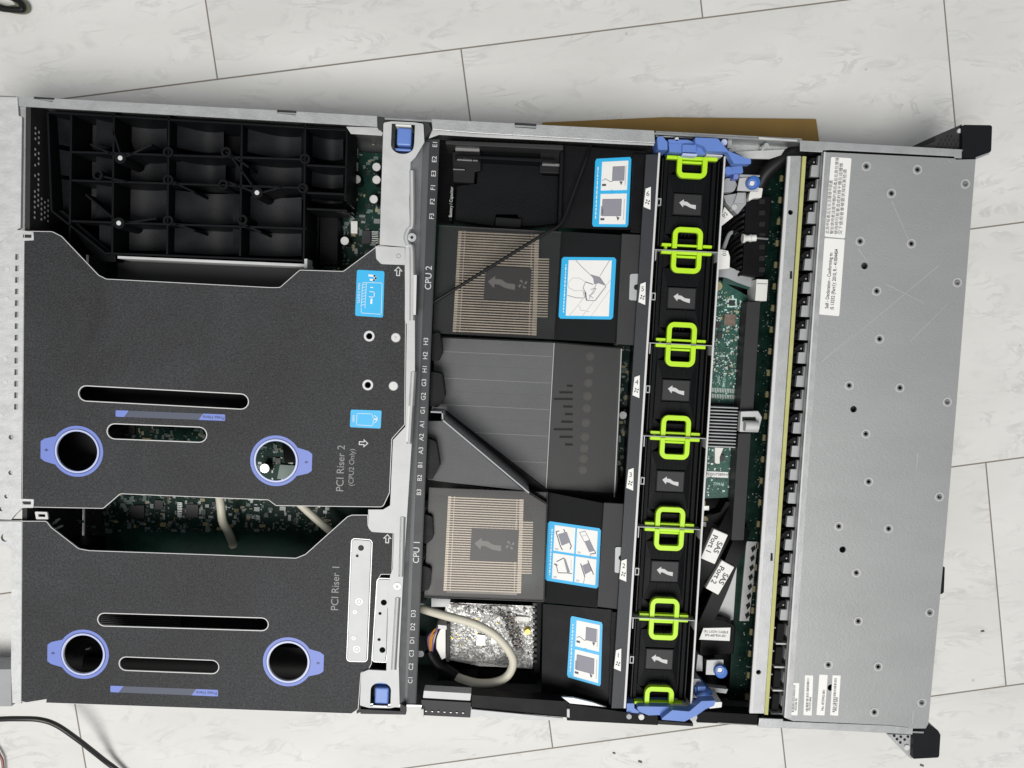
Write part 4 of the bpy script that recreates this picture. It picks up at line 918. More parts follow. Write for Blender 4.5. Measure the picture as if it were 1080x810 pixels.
# four-drawing sticker
q = [(578,549.5),(634,557.5),(631,621),(574.5,612)]
L, ln, poly = btick(q, ((.13,.05,.52,.48),(.55,.05,.94,.48),(.13,.52,.52,.95),(.55,.52,.94,.95)), 4, 'blue bordered sticker with four heatsink drawings', SL)
poly([(.20,.20),(.36,.14),(.44,.30),(.28,.38)]); ln([(.16,.16),(.26,.40)], .0007); ln([(.30,.10),(.46,.36),(.44,.42)], .0007); ln([(.26,.40),(.30,.45)], .0007); ln([(.16,.16),(.22,.14)], .0006)
poly([(.70,.26),(.80,.22),(.90,.38),(.80,.42)]); ln([(.60,.12),(.70,.08),(.80,.22),(.70,.26),(.60,.12)], .0004, 'grey_ink'); ln([(.90,.38),(.92,.42),(.82,.45)], .0006); ln([(.64,.18),(.74,.14)], .0004, 'light_ink'); ln([(.82,.45),(.82,.52)], .0004, 'grey_ink')
poly([(.32,.57),(.37,.60),(.46,.80),(.41,.82)]); ln([(.20,.66),(.33,.58)], .0006); ln([(.20,.72),(.24,.84),(.42,.82),(.50,.82)], .0005); ln([(.16,.70),(.22,.72)], .0010)
poly([(.68,.66),(.80,.60),(.86,.72),(.74,.80)]); ln([(.65,.63),(.74,.84)], .0007); ln([(.78,.56),(.88,.74)], .0007); ln([(.74,.84),(.72,.95)], .0004, 'grey_ink'); ln([(.88,.74),(.90,.78)], .0006)
for a, b in ((.16,.44),(.58,.44),(.16,.91),(.58,.91)): poly([(a,b),(a+.06,b),(a+.06,b+.025),(a,b+.025)], 'light_ink')
ln([(.47,.60),(.48,.76)], .0005, 'light_ink')

# long thin cable over the smoked panel
pts = crom([P(x,y,z) for x, y, z in ((452,322,.072),(470,311,.0745),(520,280,.076),(570,249,.0765),(590,237.5,.075),(598,222,.072),(608,195,.070),(619,165,.068),(624,150,.06))], 8)
tag(MB().tube(pts, .0012, 10).build('thin_cable', 'black_cable', smooth=True), 'thin black cable slanting over the smoked panel beside CPU 2', 'cable')

# ================================================================== SILVERY CONTROLLER CARD
cc = thing('network_card', 'glittering silver faced card with yellow knob below the lower heatsink', 'card', P(520,670,.03))
cz = .040
MB().prism([fillet([(472,636,4),(565,640,1),(562,706,1),(505,703),(466,695),(466,663),(478,655),(470,648)], cz)], cz-.003, cz-.0012).build('card_body', 'fin_grey', cc)
rnd = random.Random(77); NX, NY = 60, 45; fq = ((470,637),(565,640.5),(561.5,705),(466,694)); vs = []
for j in range(NY+1):
    for i in range(NX+1):
        u_, v_ = (i+rnd.uniform(-.35,.35)*(0<i<NX))/NX, (j+rnd.uniform(-.35,.35)*(0<j<NY))/NY
        x = (fq[0][0]*(1-u_)+fq[1][0]*u_)*(1-v_)+(fq[3][0]*(1-u_)+fq[2][0]*u_)*v_; y = (fq[0][1]*(1-u_)+fq[1][1]*u_)*(1-v_)+(fq[3][1]*(1-u_)+fq[2][1]*u_)*v_
        p = P(x, y, cz); vs.append((p.x, p.y, cz-.0003+rnd.gauss(0, .00024)+.0006*math.sin(i*.21+j*.33)))
MB().add(vs, [(j*(NX+1)+i, j*(NX+1)+i+1, (j+1)*(NX+1)+i+1) for j in range(NY) for i in range(NX)]+[(j*(NX+1)+i, (j+1)*(NX+1)+i+1, (j+1)*(NX+1)+i) for j in range(NY) for i in range(NX)]).build('crinkled_foil', 'glitter', cc)
rnd = random.Random(9); a_, b_, c_ = MB(), MB(), MB(); d_ = MB(); e_ = MB()
scatter([a_, a_, a_, a_, c_, d_, d_, a_, d_, b_], W([(482,642),(562,645),(560,702),(470,692)], cz), cz, 420, .0004, .0013, .0016, rnd)
scatter([c_, c_, e_], W([(524,641),(545,648),(553,688),(546,690)], cz), cz, 160, .0008, .0022, .0026, rnd)
scatter([c_], W([(482,640),(530,641),(540,652),(500,648)], cz), cz, 60, .0006, .0018, .002, rnd)
a_.build('silver_components', 'cut_edge', cc, stuff=True); b_.build('gold_components', 'gold', cc, stuff=True); c_.build('dark_components', 'chip', cc, stuff=True); d_.build('grey_components', 'fin_grey', cc, stuff=True); e_.build('brown_components', 'chip_brown', cc, stuff=True)
chip([(503,669),(512,670),(512,681),(502,681)], cz, 'fin_grey', .0018, cc); chip([(518,672),(524,672),(524,678),(518,678)], cz, 'fin_grey', .0016, cc)
MB().cyl(V2(P(556.5,666.5,cz+.004)), .0028, cz, cz+.004, 20, .002).build('yellow_knob', 'gold', cc, smooth=True)
for a in ([(543,650),(558,651),(558,656),(543,655)],): chip(a, cz, 'white_plastic', .002, cc, 'card_socket')
MB().cyl(V2(P(553,642.5,cz+.0006)), .0011, cz, cz+.0015, 12).build('card_screw', 'chip', cc); MB().cyl(V2(P(481,638,cz)), .002, cz, cz+.001, 14).build('card_screw', 'chip', cc)
MB().prism([W([(565,634),(571,634),(569,710),(563,710)], .045)], .02, .045).build('card_frame', 'matt_plastic', cc)
MB().prism([W([(462,705),(566,708),(565,722),(462,718)], .030)], .015, .030).build('card_frame', 'black_plastic', cc)
MB().prism([W([(487,705),(504,706),(504,717),(486,715)], .036)], .02, .036).build('card_block', 'matt_plastic', cc)
MB().prism([W([(455,631),(475,632),(474,640),(455,640)], .040)], .02, .040).build('card_block', 'tray_grey', cc)
# ribbed holder strip right of the card
m = MB()
for k in range(11): m.prism([W([(562,636+k*6),(566,636+k*6),(566,639+k*6),(562,639+k*6)], .047)], .045, .047)
m.build('frame_teeth', 'pad_dark', cc)
# cable with white plug
pc = thing('power_cable', 'thick beige cable looping over the silvery card to a white plug', 'cable', P(520,690,.05))
pts = crom([P(x,y,z) for x, y, z in ((446,642,.058),(448,643,.060),(470,649.5,.066),(500,658,.070),(522,670,.070),(537,687,.068),(541,700,.066),(535,713,.064),(522,719.5,.062),(505,720.5,.060),(490,717,.056),(480,713,.050))], 10)
MB().tube(pts, .0033, 14).build('cable_sheath', 'beige_cable', pc, smooth=True)
pts = crom([P(x,y,z) for x, y, z in ((482,714,.051),(474,708,.048),(464,702,.046),(456,693,.044),(453,686,.044))], 8)
MB().tube(pts, .0042, 12).build('cable_wrap', 'black_cable', pc, smooth=True)
for k, (mt, dx) in enumerate((('orange_wire',3),('purple_wire',0),('black_cable',-2),('beige_cable',5),('orange_wire',1.5),('black_cable',6),('purple_wire',4.5))):
    pts = crom([P(454+dx*.4,688,.045), P(452+dx,680+k*.3,.050), P(452+dx*1.3,672,.052), P(458+dx,666-k*.6,.050), P(464,664+k*1.5,.046)], 6)
    MB().tube(pts, .0008, 8).build('wire', mt, pc, smooth=True)
MB().prism([W([(460,662),(470,663),(470,694),(466,696),(460,684)], .050)], .03, .050).build('plug', 'white_plastic', pc, bevel=.0005)
MB().prism([W([(462,659),(471,660),(471,664),(462,663)], .052)], .03, .052).build('plug_latch', 'cut_edge', pc)
MB().prism([W([(471,658),(474.5,658),(474,698),(470.5,698)], .049)], .03, .049).build('plug_housing', 'dark_gloss', pc)
# two beige cables under the risers
pts = crom([P(x,y,z) for x, y, z in ((231,518,.040),(233,535,.042),(235,550,.040),(241,562,.034),(246,575,.02))], 8)
tag(MB().tube(pts, .0034, 12).build('beige_cable', 'beige_cable', smooth=True), 'short vertical piece of beige cable between the two riser cages', 'cable')
pts = crom([P(x,y,z) for x, y, z in ((300,515,.040),(318,533,.043),(332,546,.044),(348,560,.042),(362,574,.036))], 8)
tag(MB().tube(pts, .0032, 12).build('beige_cable', 'beige_cable', smooth=True), 'slanting piece of beige cable between the two riser cages', 'cable')
for a in ([(36,549),(48,552),(56,560),(52,564),(40,558)],):
    pass
o = MB(); 
for k, (x, y) in enumerate(((53,548),(56,552),(59,549),(62,556),(58,558))): o.rbox(V2(P(x,y,.05)), .0016, .0012, .045, .050, k)
o.build('small_connector', 'paper', mb)

# ================================================================== FAN CAGE
fc = thing('fan_cage', 'steel fan cage with grey edge strip, white fan number tags and blue levers', 'fan cage', P(710,450,.05))
zfc = TOP-.002
LX = lambda y: 695.5-(y-165)*.0617; RX = lambda y: 764.3-(y-165)*.0605
def fl(y): return 695.6+(659.5-695.6)*(y-165)/(745-165)
def fr(y): return 764.5+(729.5-764.5)*(y-165)/(730-165)
MB().prism([W([(fl(161)-1.4,161),(fl(161)+.6,161),(fl(747)+.6,747),(fl(747)-1.6,747)], zfc)], zfc-.0012, zfc).build('cage_rim', 'cut_edge', fc)
MB().prism([W([(fl(161)-1.2,161),(fl(161)+.4,161),(fl(747)+.4,747),(fl(747)-1.4,747)], zfc)], .006, zfc-.0012).build('cage_wall', 'black_plastic', fc)
MB().prism([W([(fr(165)-.8,165),(fr(165)+.9,165),(fr(740)+.9,743),(fr(740)-.9,743)], zfc)], zfc-.0012, zfc).build('cage_rim', 'cut_edge', fc)
MB().prism([W([(fr(165)-.6,165),(fr(165)+.7,165),(fr(740)+.7,743),(fr(740)-.7,743)], zfc)], .006, zfc-.0012).build('cage_wall', 'black_plastic', fc)
es = MB().prism([W([(681.5,163),(fl(163)-1.6,163),(fl(747)-1.8,747),(645,747)], zfc-.001)], zfc-.004, zfc-.001).build('edge_strip', 'label_strip', fc)
cuts = [263.5,362,460,556,652]
for y in cuts:
    xa, xb = fl(y), fr(y)
    MB().prism([W([(xa+1,y-.7),(xb,y+2.4),(xb,y+3.1),(xa+1,y)], zfc-.001)], .008, zfc-.001).build('cage_partition', 'tray_grey', fc)
    MB().prism([W([(xa+2,y),(xa+3,y),(xa+2.4,y+11),(xa+1.4,y+11)], zfc-.001)], .02, zfc-.001).build('partition_fold', 'tray_grey', fc)
    MB().prism([W([(xb-1.5,y+2.5),(xb-.5,y+2.5),(xb-1.2,y+13),(xb-2.2,y+13)], zfc-.001)], .02, zfc-.001).build('partition_fold', 'tray_grey', fc)
MB().prism([W([(745,162.5),(762,163.5),(762,165),(745,164)], zfc)], .05, zfc).build('cage_partition', 'cut_edge', fc)
MB().prism([W([(708,745),(730,746),(730,747.5),(708,746.5)], zfc)], .05, zfc).build('cage_partition', 'cut_edge', fc)
for i, (x, y) in enumerate(((683,209.5),(677.5,310),(671.3,408.3),(664.8,506),(657.5,602),(651.8,696.5))):
    tg_ = MB().prism([W([(x-2,y-10.5),(x+3.5,y-12.5),(x+3,y+11.5),(x-4.2,y+8.5)], zfc)], zfc-.001, zfc).build('number_tag', 'paper', fc)
    text('lettering', str(6-i), P(x+.3, y-5, zfc+.0001), .0052, R(0), 'ink', tg_)
    fm = MB(); c2 = V2(P(x, y+3.5, zfc)); s = scale_at(zfc)
    for k in range(4):
        t0 = k*math.pi/2+.3; fm.prism([[(c2[0]+r*s*math.cos(t0+t), c2[1]+r*s*math.sin(t0+t)) for r, t in ((.5,0),(2.4,-.2),(3.2,.4),(1.4,.7))]], zfc, zfc+.0001)
    fm.build('fan_mark', 'ink', tg_)
# blue levers
def lever(name, pts, z0, z1, m='blue_plastic', bv=.0007, par=fc): return MB().prism([fillet(pts, z1)], z0, z1).build(name, m, par, bevel=bv)
lv = lever('latch_lever', [(733,145,1),(757,146,2),(768,159,2),(786,166.5,1),(792,167.5,1),(792,173,1),(774,172.5,1),(767,160,2),(746,159.5,2),(742,154,3),(733.5,151,1)], TOP-.002, TOP+.006)
lever('latch_body', [(705,149,2),(731,149.5,2),(745,156,4),(744,163),(706,160)], .070, TOP-.001)
lever('latch_body', [(693,144,2),(699,144,2),(704,150,3),(704,158),(694,158,2)], .070, TOP+.001)
lever('latch_body', [(720,152),(735,152.5),(735,160.5),(719.5,160)], .075, TOP+.002)
lever('latch_body', [(704,147,1),(725,147.5,1),(733,150,1),(720,151.5),(706,151)], .072, TOP)
lever('latch_grip', [(720,161.5,.5),(736,162.5,.5),(734.5,164.8,.5),(719.5,163.8,.5)], .075, TOP+.001, 'pale_blue_print')
lever('latch_pivot', [(767,176,3),(783,175,2),(784,183,2),(768,184,3)], .065, .078); MB().cyl(V2(P(768,180,.08)), .003, .06, .080, 18).build('latch_pivot', 'blue_plastic', fc, smooth=True)
lever('latch_arm', [(774,183),(779.5,183),(779,188.5),(773.5,188.5)], .06, .079, 'blue_print'); lever('latch_arm', [(780,183.5),(802,184.5),(802,186.5),(780,186)], .06, .079, 'grey_plastic')
MB().cyl(V2(P(764,150,TOP)), .0022, .07, TOP, 16).build('latch_pin', 'pale_blue_print', fc)
lever('latch_body', [(661,742,1),(669,742,1),(669,747,2),(675,751),(661,760)], .065, TOP-.003); MB().cyl(V2(P(663.5,756,TOP)), .002, .07, TOP, 14).build('latch_pin', 'grey_plastic', fc); MB().cyl(V2(P(676.5,756.5,TOP)), .0022, .07, TOP, 16).build('latch_pin', 'cut_edge', fc)
lever('latch_body', [(670,745,2),(708,745.5,2),(708,751,3),(702,754),(684,754.5),(675,751)], .065, TOP-.001)
lever('latch_lever', [(696.5,759,1),(709,749,3),(727,750.5,3),(740,739.5,2),(755,739,1),(753,744.5,2),(744,748,2),(735,754.5,2),(722,761,1)], TOP-.003, TOP+.005)
lever('latch_grip', [(752,740.5,1),(761.5,740.5,1),(761,746,1),(747,747.5,1)], .07, TOP, 'white_plastic')
lever('latch_pivot', [(733,724.5),(744,724),(750,729),(756,739),(738,738),(733,734)], .06, .075, 'deep_blue')
lever('latch_pivot', [(736,724),(745,724),(744,729),(736,729)], .06, .079, 'blue_plastic')
MB().cyl(V2(P(732,758,TOP)), .003, .07, TOP-.002, 16).build('latch_pin', 'tray_grey', fc); MB().cyl(V2(P(731.5,741,.08)), .0015, .07, .084, 12).build('latch_pin', 'cut_edge', fc)
MB().prism([W([(660,757),(731,763),(731,766),(660,762)], TOP-.003)], .05, TOP-.003).build('cage_sill', 'dark_gloss', fc)
MB().prism([W([(690,140),(762,144),(762,148),(690,146)], .075)], .05, .075).build('cage_sill', 'pad_dark', fc)

# ================================================================== FANS
names = ['first (topmost)', 'second', 'third', 'fourth', 'fifth', 'sixth (lowest)']
ycut = [165]+cuts+[746]
lab = [(727.5,211),(720,311),(713.3,409.5),(710,505.8),(702.5,601.5),(696.5,696)]
def cooling_fan():
    """one fan module, built round its own centre; the arrow label lies at the origin"""
    f = thing('cooling_fan', '', 'fan', (0,0,0))
    Wd, H_ = .0445, .0655; z = .0765
    MB().box(-Wd/2, -H_/2, .008, Wd/2, H_/2, .052).build('fan_housing', 'black_plastic', f)
    s = .000700
    # frame of the cover: side rails, sloping throat
    def q(pts): return [(x*s, y*s) for x, y in pts]
    fr_ = MB().prism([q([(-31,46),(31,46),(31,-46),(-31,-46)]), q([(-22,28),(-15,34),(15,34),(22,28),(22,-28),(15,-34),(-15,-34),(-22,-28)])], z-.020, z-.006).build('fan_frame', 'black_plastic', f, bevel=.0006)
    for sx in (-1, 1):
        MB().prism([q([(sx*24,45),(sx*28,45),(sx*28,-45),(sx*24,-45)])], z-.02, z-.001).build('side_rail', 'tray_plastic', f, bevel=.0004)
        MB().prism([q([(sx*29.5,44),(sx*30.6,44),(sx*30.6,-44),(sx*29.5,-44)])], z-.02, z+.0005).build('rail_lip', 'dark_gloss', f)
    m = MB()
    top = [Vector((x*s, y*s, z-.005)) for x, y in ((-22,30),(22,30),(22,-30),(-22,-30))]; bt = [Vector((x*s, y*s, z-.004)) for x, y in ((-16,12),(16,12),(16,-12),(-16,-12))]
    m.add(top+bt, [(0,1,5,4),(1,2,6,5),(2,3,7,6),(3,0,4,7)]); m.build('throat', 'tray_plastic', f)
    for sy in (-1, 1):
        for x in (-7,7): MB().prism([q([(x-.4,sy*13),(x+.4,sy*13),(x+.4,sy*22),(x-.4,sy*22)])], z-.006, z-.0035).build('throat_rib', 'matt_plastic', f)
        for x in (-4,0,4): MB().prism([q([(x-.5,sy*26),(x+.5,sy*26),(x+.5,sy*32),(x-.5,sy*32)])], z-.008, z-.004).build('throat_rib', 'matt_plastic', f)
    MB().prism([q([(-16,11),(16,11),(16,-11),(-16,-11)])], z-.006, z-.003).build('label_base', 'matt_plastic', f, bevel=.0003)
    pd = MB().prism([q([(-14.5,10),(14.5,10),(14.5,-10),(-14.5,-10)])], z-.003, z-.0028).build('arrow_label', 'fan_label', f)
    up = [(-9,1.6),(-4.2,5),(-4.2,3),(-.5,2.6),(3.5,.2),(9,-.2),(9,-4.4),(3.6,-3.2),(1.0,-2.2),(-1.5,-1.0),(-4.4,-.8),(-4.8,-3.0)]
    MB().prism([q(up)], z-.0028, z-.0026).build('flow_arrow', 'white_ink', pd)
    cn = MB().prism([q([(-34,4),(-29.5,4),(-29.5,-3.5),(-34,-3.5)]), q([(-33,3),(-30.5,3),(-30.5,-2.5),(-33,-2.5)])], z-.004, z+.0008).build('connector_eye', 'tray_grey', f)
    # green handles at both ends
    for sy in (1, -1):
        h = MB(); y0 = sy*46.0
        rr = []
        def arc(cx, cy, r, a0, a1, n=6): return [(cx+r*math.cos(R(a0+(a1-a0)*k/n)), cy+r*math.sin(R(a0+(a1-a0)*k/n))) for k in range(n+1)]
        path = [(-13.5, y0), (-13.5, y0-sy*14)] + [(-13.5+5-5*math.cos(R(a)), y0-sy*(14+5*math.sin(R(a)))) for a in (15,30,45,60,75,90)] + [(8.5-5*math.cos(R(a)), y0-sy*(14+5*math.sin(R(a)))) for a in (90,105,120,135,150,165)] + [(13.5, y0-sy*14), (13.5, y0)]
        tw = 2.5; ot = []; it = []
        n = len(path)
        for i, (x, y) in enumerate(path):
            a = Vector(path[max(i-1,0)]); b = Vector(path[min(i+1,n-1)]); d = (b-a).normalized(); nn = Vector((-d.y, d.x))
            ot.append((x+nn.x*tw, y+nn.y*tw)); it.append((x-nn.x*tw, y-nn.y*tw))
        hd = MB().prism([q(ot+it[::-1])], z+.001, z+.0050).build('green_handle', 'lime', f, bevel=.0008)
        if sy > 0:
            MB().prism([q([(-27,46.6),(27,46.6),(27,43.2),(-27,43.2)])], z-.001, z+.0038).build('handle_bar', 'lime', hd, bevel=.0005)
            MB().prism([q([(-12,42.5),(12,42.5),(12,40.2),(-12,40.2)])], z-.003, z+.0012).build('handle_bar', 'lime', hd, bevel=.0004)
        else:
            for a, b in ((-27,-16.5),(17,27)): MB().prism([q([(a,-41.2),(b,-41.2),(b,-44.3),(a,-44.3)])], z-.001, z+.0038).build('handle_bar', 'lime', hd, bevel=.0005)
            MB().prism([q([(-23.8,-43),(-20.6,-43),(-20.6,-49),(-23.8,-49)])], z-.001, z+.0030).build('handle_bar', 'lime', hd, bevel=.0005)
            MB().prism([q([(-12,-41.5),(12,-41.5),(12,-43.8),(-12,-43.8)])], z-.001, z+.0034).build('handle_bar', 'lime', hd, bevel=.0005)
    return f
def copy_tree(o, parent=None):
    c = o.copy(); col.objects.link(c)
    if parent: c.parent = parent
    for ch_ in list(o.children): copy_tree(ch_, c)
    return c
proto = cooling_fan(); fans = [proto]+[copy_tree(proto) for _ in range(5)]
for i, f in enumerate(fans):
    ya, yb_ = ycut[i], ycut[i+1]; ym = (ya+yb_)/2+ (1.5 if 0 < i < 5 else 0)
    zf_ = .080
    c = P((fl(ym)+fr(ym))/2+.3, ym, zf_)
    f.location = (c.x, c.y, 0)
    hh = (P(0+fl(ya), ya, zf_)-P(fl(yb_), yb_, zf_)).y
    f.scale = (1, hh/(92*.0007)*.985, 1)
    f['label'] = '%s of the six black fans with lime green handles in the column of fans' % names[i]; f['group'] = 'hot swap fans with green handles'
    print('fan', i, f.location[:], hh)

# ================================================================== RAID CARD, BACKPLANE, CONNECTORS
rc = thing('storage_controller', 'green controller board with finned heatsink between fans and divider bar', 'circuit board', P(765,410,.04))
rz = .050
MB().prism([fillet([(753,292),(788,312),(789,326),(782,524),(735,526),(742,420)], rz)], rz-.0016, rz).build('board', 'pcb_green', rc)
rnd = random.Random(21); A_, B_, C_, D_ = MB(), MB(), MB(), MB()
scatter([A_, B_, B_, C_, D_, D_], W([(754,302),(784,318),(782,350),(751,350)], rz), rz, 230, .0005, .0022, .0009, rnd)
scatter([A_, B_, B_, C_, D_, D_], W([(750,352),(782,352),(778,395),(748,395)], rz), rz, 260, .0005, .0022, .0009, rnd)
scatter([B_, D_, D_], W([(747,396),(780,396),(778,424),(745,424)], rz), rz, 70, .0004, .0014, .0005, rnd)
scatter([B_, D_, D_, A_], W([(742,472),(780,474),(778,522),(738,522)], rz), rz, 120, .0005, .0020, .0008, rnd)
for k in range(30): B_.rbox(V2(P(781.5-k*.16, 385+k*4.4, rz)), .0022, .0014, rz, rz+.001)
for k in range(18):
    for j in (0, 1): B_.rbox(V2(P(751+k*1.75, 411+j*6.5+k*.1, rz)), .0006, .0034, rz, rz+.0006)
A_.build('small_chips', 'chip', rc, stuff=True); B_.build('solder_pads', 'solder', rc, stuff=True); C_.build('small_capacitors', 'tan_cap', rc, stuff=True); D_.build('board_print', 'silk', rc, stuff=True)
chip([(764.5,331),(776,331.5),(776,343.5),(763.5,343)], rz, 'chip_brown', .0015, rc)
c_ = chip([(769.5,317),(775,317),(775,322),(769,322)], rz, 'chip', .0012, rc); chip([(754,339),(760,339),(760,346),(754,346)], rz, 'chip', .0015, rc); chip([(757,350),(762,350),(761,358),(756,358)], rz, 'chip', .0015, rc)
MB().prism([fillet([(767.5,315),(777,315),(777,324),(767,324)], rz+.0004), W([(768.8,316.4),(775.7,316.4),(775.6,322.6),(768.5,322.6)], rz+.0004)], rz, rz+.0004).build('print_frame', 'silk', rc)
hs_ = MB().prism([W([(744,425),(781,427),(777,472),(741,471)], rz+.004)], rz, rz+.004).build('heatsink_base', 'dark_gloss', rc)
m = MB()
for k in range(13):
    y = 429+k*3.45; x0 = 748-(y-428)*.07; m.prism([W([(x0,y-.3),(x0+30.5,y+1),(x0+30.5,y+2.0),(x0,y+.8)], .066)], rz+.004, .066)
m.build('heatsink_fins', 'tray_grey', rc)
MB().prism([fillet([(754,472),(763,472.5),(759,482,2),(759,489),(754,489,2)], rz+.004)], rz, rz+.004).build('retainer_clip', 'white_plastic', rc); MB().cyl(V2(P(761.5,483.5,rz+.004)), .0028, rz, rz+.003, 18).build('retainer_pin', 'chip', rc)
sk = MB().prism([W([(745.5,497),(768,498),(768,504),(745,503)], rz+.0006)], rz, rz+.0006).build('serial_sticker', 'paper', rc); text('lettering', 'PDSNT0BRHA', P(757,500.5,rz+.0008), .0030, R(1), 'ink', sk)
text('lettering', '729635', P(758,510.5,rz+.0002), .0030, 0, 'silk', rc)
text('lettering', '739521-001', P(764,400,rz+.0002), .0028, R(90), 'silk', rc); text('lettering', 'RAID', P(758,400,rz+.0002), .0026, R(90), 'silk', rc)
MB().cyl(V2(P(756,302,rz)), .0035, rz, rz+.003, 18).build('coil', 'tan_cap', rc)
for k, (x, y) in enumerate(((743,522),(741,531),(745,536),(740,541),(744,547),(742,553))): chip([(x-3,y-2.5),(x+3,y-2.5),(x+3,y+2.5),(x-3,y+2.5)], .045, ('chip_brown','tan_cap','cap_top')[k%3], .003, rc, 'component_block')

bk_ = thing('drive_backplane', 'dark green backplane board with tan capacitors beside the divider bar', 'circuit board', P(815,450,.04))
def bx(y): return 822-(y-230)*.0665    # centre line of the capacitor row
MB().prism([W([(bx(165)-20,165),(bx(165)+10,165),(bx(752)+10,752),(bx(752)-20,752)], .046)], .0445, .046).build('board', 'pcb_dark', bk_)
rnd = random.Random(5); A_, B_, C_ = MB(), MB(), MB()
for k in range(25):
    y = 188+k*22.8
    c = chip([(bx(y)-1.5,y-3.5),(bx(y)+2,y-3),(bx(y)+1.2,y+3.5),(bx(y)-2.3,y+3)], .046, 'tan_cap', .002, bk_, 'capacitor')
    c2 = chip([(bx(y)+1,y+9),(bx(y)+3.5,y+8.5),(bx(y)+3.5,y+10.5),(bx(y)+1,y+11)], .046, 'solder', .001, bk_, 'solder_tab')
    scatter([A_, B_, B_], W([(bx(y)-6,y-10),(bx(y)+5,y-10),(bx(y)+5,y+12),(bx(y)-6,y+12)], .046), .046, 14, .0004, .0012, .0008, rnd)
    scatter([A_, B_], W([(bx(y)-14,y-10),(bx(y)-7,y-10),(bx(y)-7,y+12),(bx(y)-14,y+12)], .046), .046, 5, .0005, .0016, .0008, rnd)
A_.build('small_chips', 'chip', bk_, stuff=True); B_.build('solder_pads', 'solder', bk_, stuff=True)
def slotx(y): return 796-(y-320)*.066
MB().prism([fillet([(slotx(320)-8,318),(slotx(320)+6,318),(slotx(435)+6,433),(slotx(435)-8,433)], .066)], .046, .066).build('edge_connector', 'pad_dark', bk_, bevel=.0005)
MB().prism([fillet([(slotx(457)-8,457),(slotx(457)+5,457),(slotx(572)+5,570),(slotx(572)-8,570)], .066)], .046, .066).build('edge_connector', 'pad_dark', bk_, bevel=.0005)
m = MB()
for k in range(56):
    y = 322+k*4.4
    if 430 < y < 460: continue
    m.rbox(V2(P(slotx(y)-8.6, y, .060)), .0009, .0009, .05, .0605)
m.build('connector_pins', 'solder', bk_)
# clamp bracket
MB().prism([fillet([(781.5,434),(800,433.5),(804,440),(800,456),(780,455.5)], .072)], .066, .072).build('clamp_bracket', 'bright_steel', bk_, bevel=.0006)
MB().tube([P(785,449,.075), P(799,449.5,.075)], .0042, 16).build('clamp_roller', 'bright_steel', bk_, smooth=True); MB().prism([W([(783,440),(797,440),(797,444.5),(783,444.5)], .0725)], .07, .0725).build('clamp_slot', 'hole', bk_)
# power connectors (upper, black)
cb = thing('connector_block', 'black multi pin power connectors with cable bundle below the upper thumbscrew', 'connector', P(800,250,.05))
MB().prism([fillet([(787,206),(814,207),(812,240),(809,255),(806,291),(797,292),(783,290)], .064)], .046, .064).build('connector_shell', 'black_plastic', cb, bevel=.0008)
for k in range(7): MB().prism([W([(801,210+k*12),(807,210+k*12),(806.5,215+k*12),(800.5,215+k*12)], .0645)], .064, .0645).build('shell_slot', 'hole', cb)
for k in range(14):
    y = 208+k*6.0; c = rnd.uniform(-1.5, 1.5)
    MB().tube(crom([P(790,y,.058), P(783+c,y+1,.061), P(776+c,y+5,.056), P(770,y+11,.046), P(762,y+18,.03)], 5), .0013, 8).build('wire', 'black_cable', cb, smooth=True)
pn = MB()
for k in range(9): pn.tube([P(784.5+(k%2),208+k*9,.0625), P(787.5,207.6+k*9,.0605)], .0004, 6)
pn.build('wire_glints', 'fin_grey', cb)
wp = thing('white_plug', 'small white two ringed plug lying across the black power connectors', 'plug', P(790,251,.066))
MB().tube([P(783,251.5,.0675), P(785,251.5,.0675), P(787,251.3,.0675), P(791,251.2,.0675), P(797,251,.0675)], .003, 16, [.0036,.0034,.0024,.0025,.0026]).build('plug_body', 'white_plastic', wp, smooth=True)
MB().tube([P(790.8,251.2,.0675), P(792,251.2,.0675)], .0030, 16).build('plug_ring', 'cut_edge', wp, smooth=True); MB().tube([P(797,251,.0675), P(810,252,.067)], .0009, 8).build('plug_wire', 'fin_grey', wp, smooth=True)
w2_ = thing('white_socket', 'white rectangular socket standing at the upper end of the black edge connector', 'socket', P(803,305,.05))
MB().prism([fillet([(798,294.5,.5),(810,295,.5),(808.5,317.5,.5),(796.5,317,.5)], .066)], .046, .066).build('socket_body', 'white_plastic', w2_, bevel=.0005); MB().prism([W([(798.6,298.5),(809,299),(808.8,300),(798.5,299.5)], .0663)], .066, .0663).build('socket_seam', 'grey_plastic', w2_)
m = MB()
for k in range(7): m.prism([W([(810,297+k*3),(811.5,297+k*3),(811.5,298.5+k*3),(810,298.5+k*3)], .0655)], .06, .0655)
m.build('socket_pins', 'chip', w2_)
wc = MB().prism([fillet([(789.5,209),(791,203,1),(796,198,1),(804.5,198.5,1),(803,208.5,1),(795,209),(790,212)], .070)], .064, .070).build('white_clip', 'white_plastic', bevel=.0005)
tag(wc, 'small white plastic clip just below the upper blue thumbscrew', 'clip')
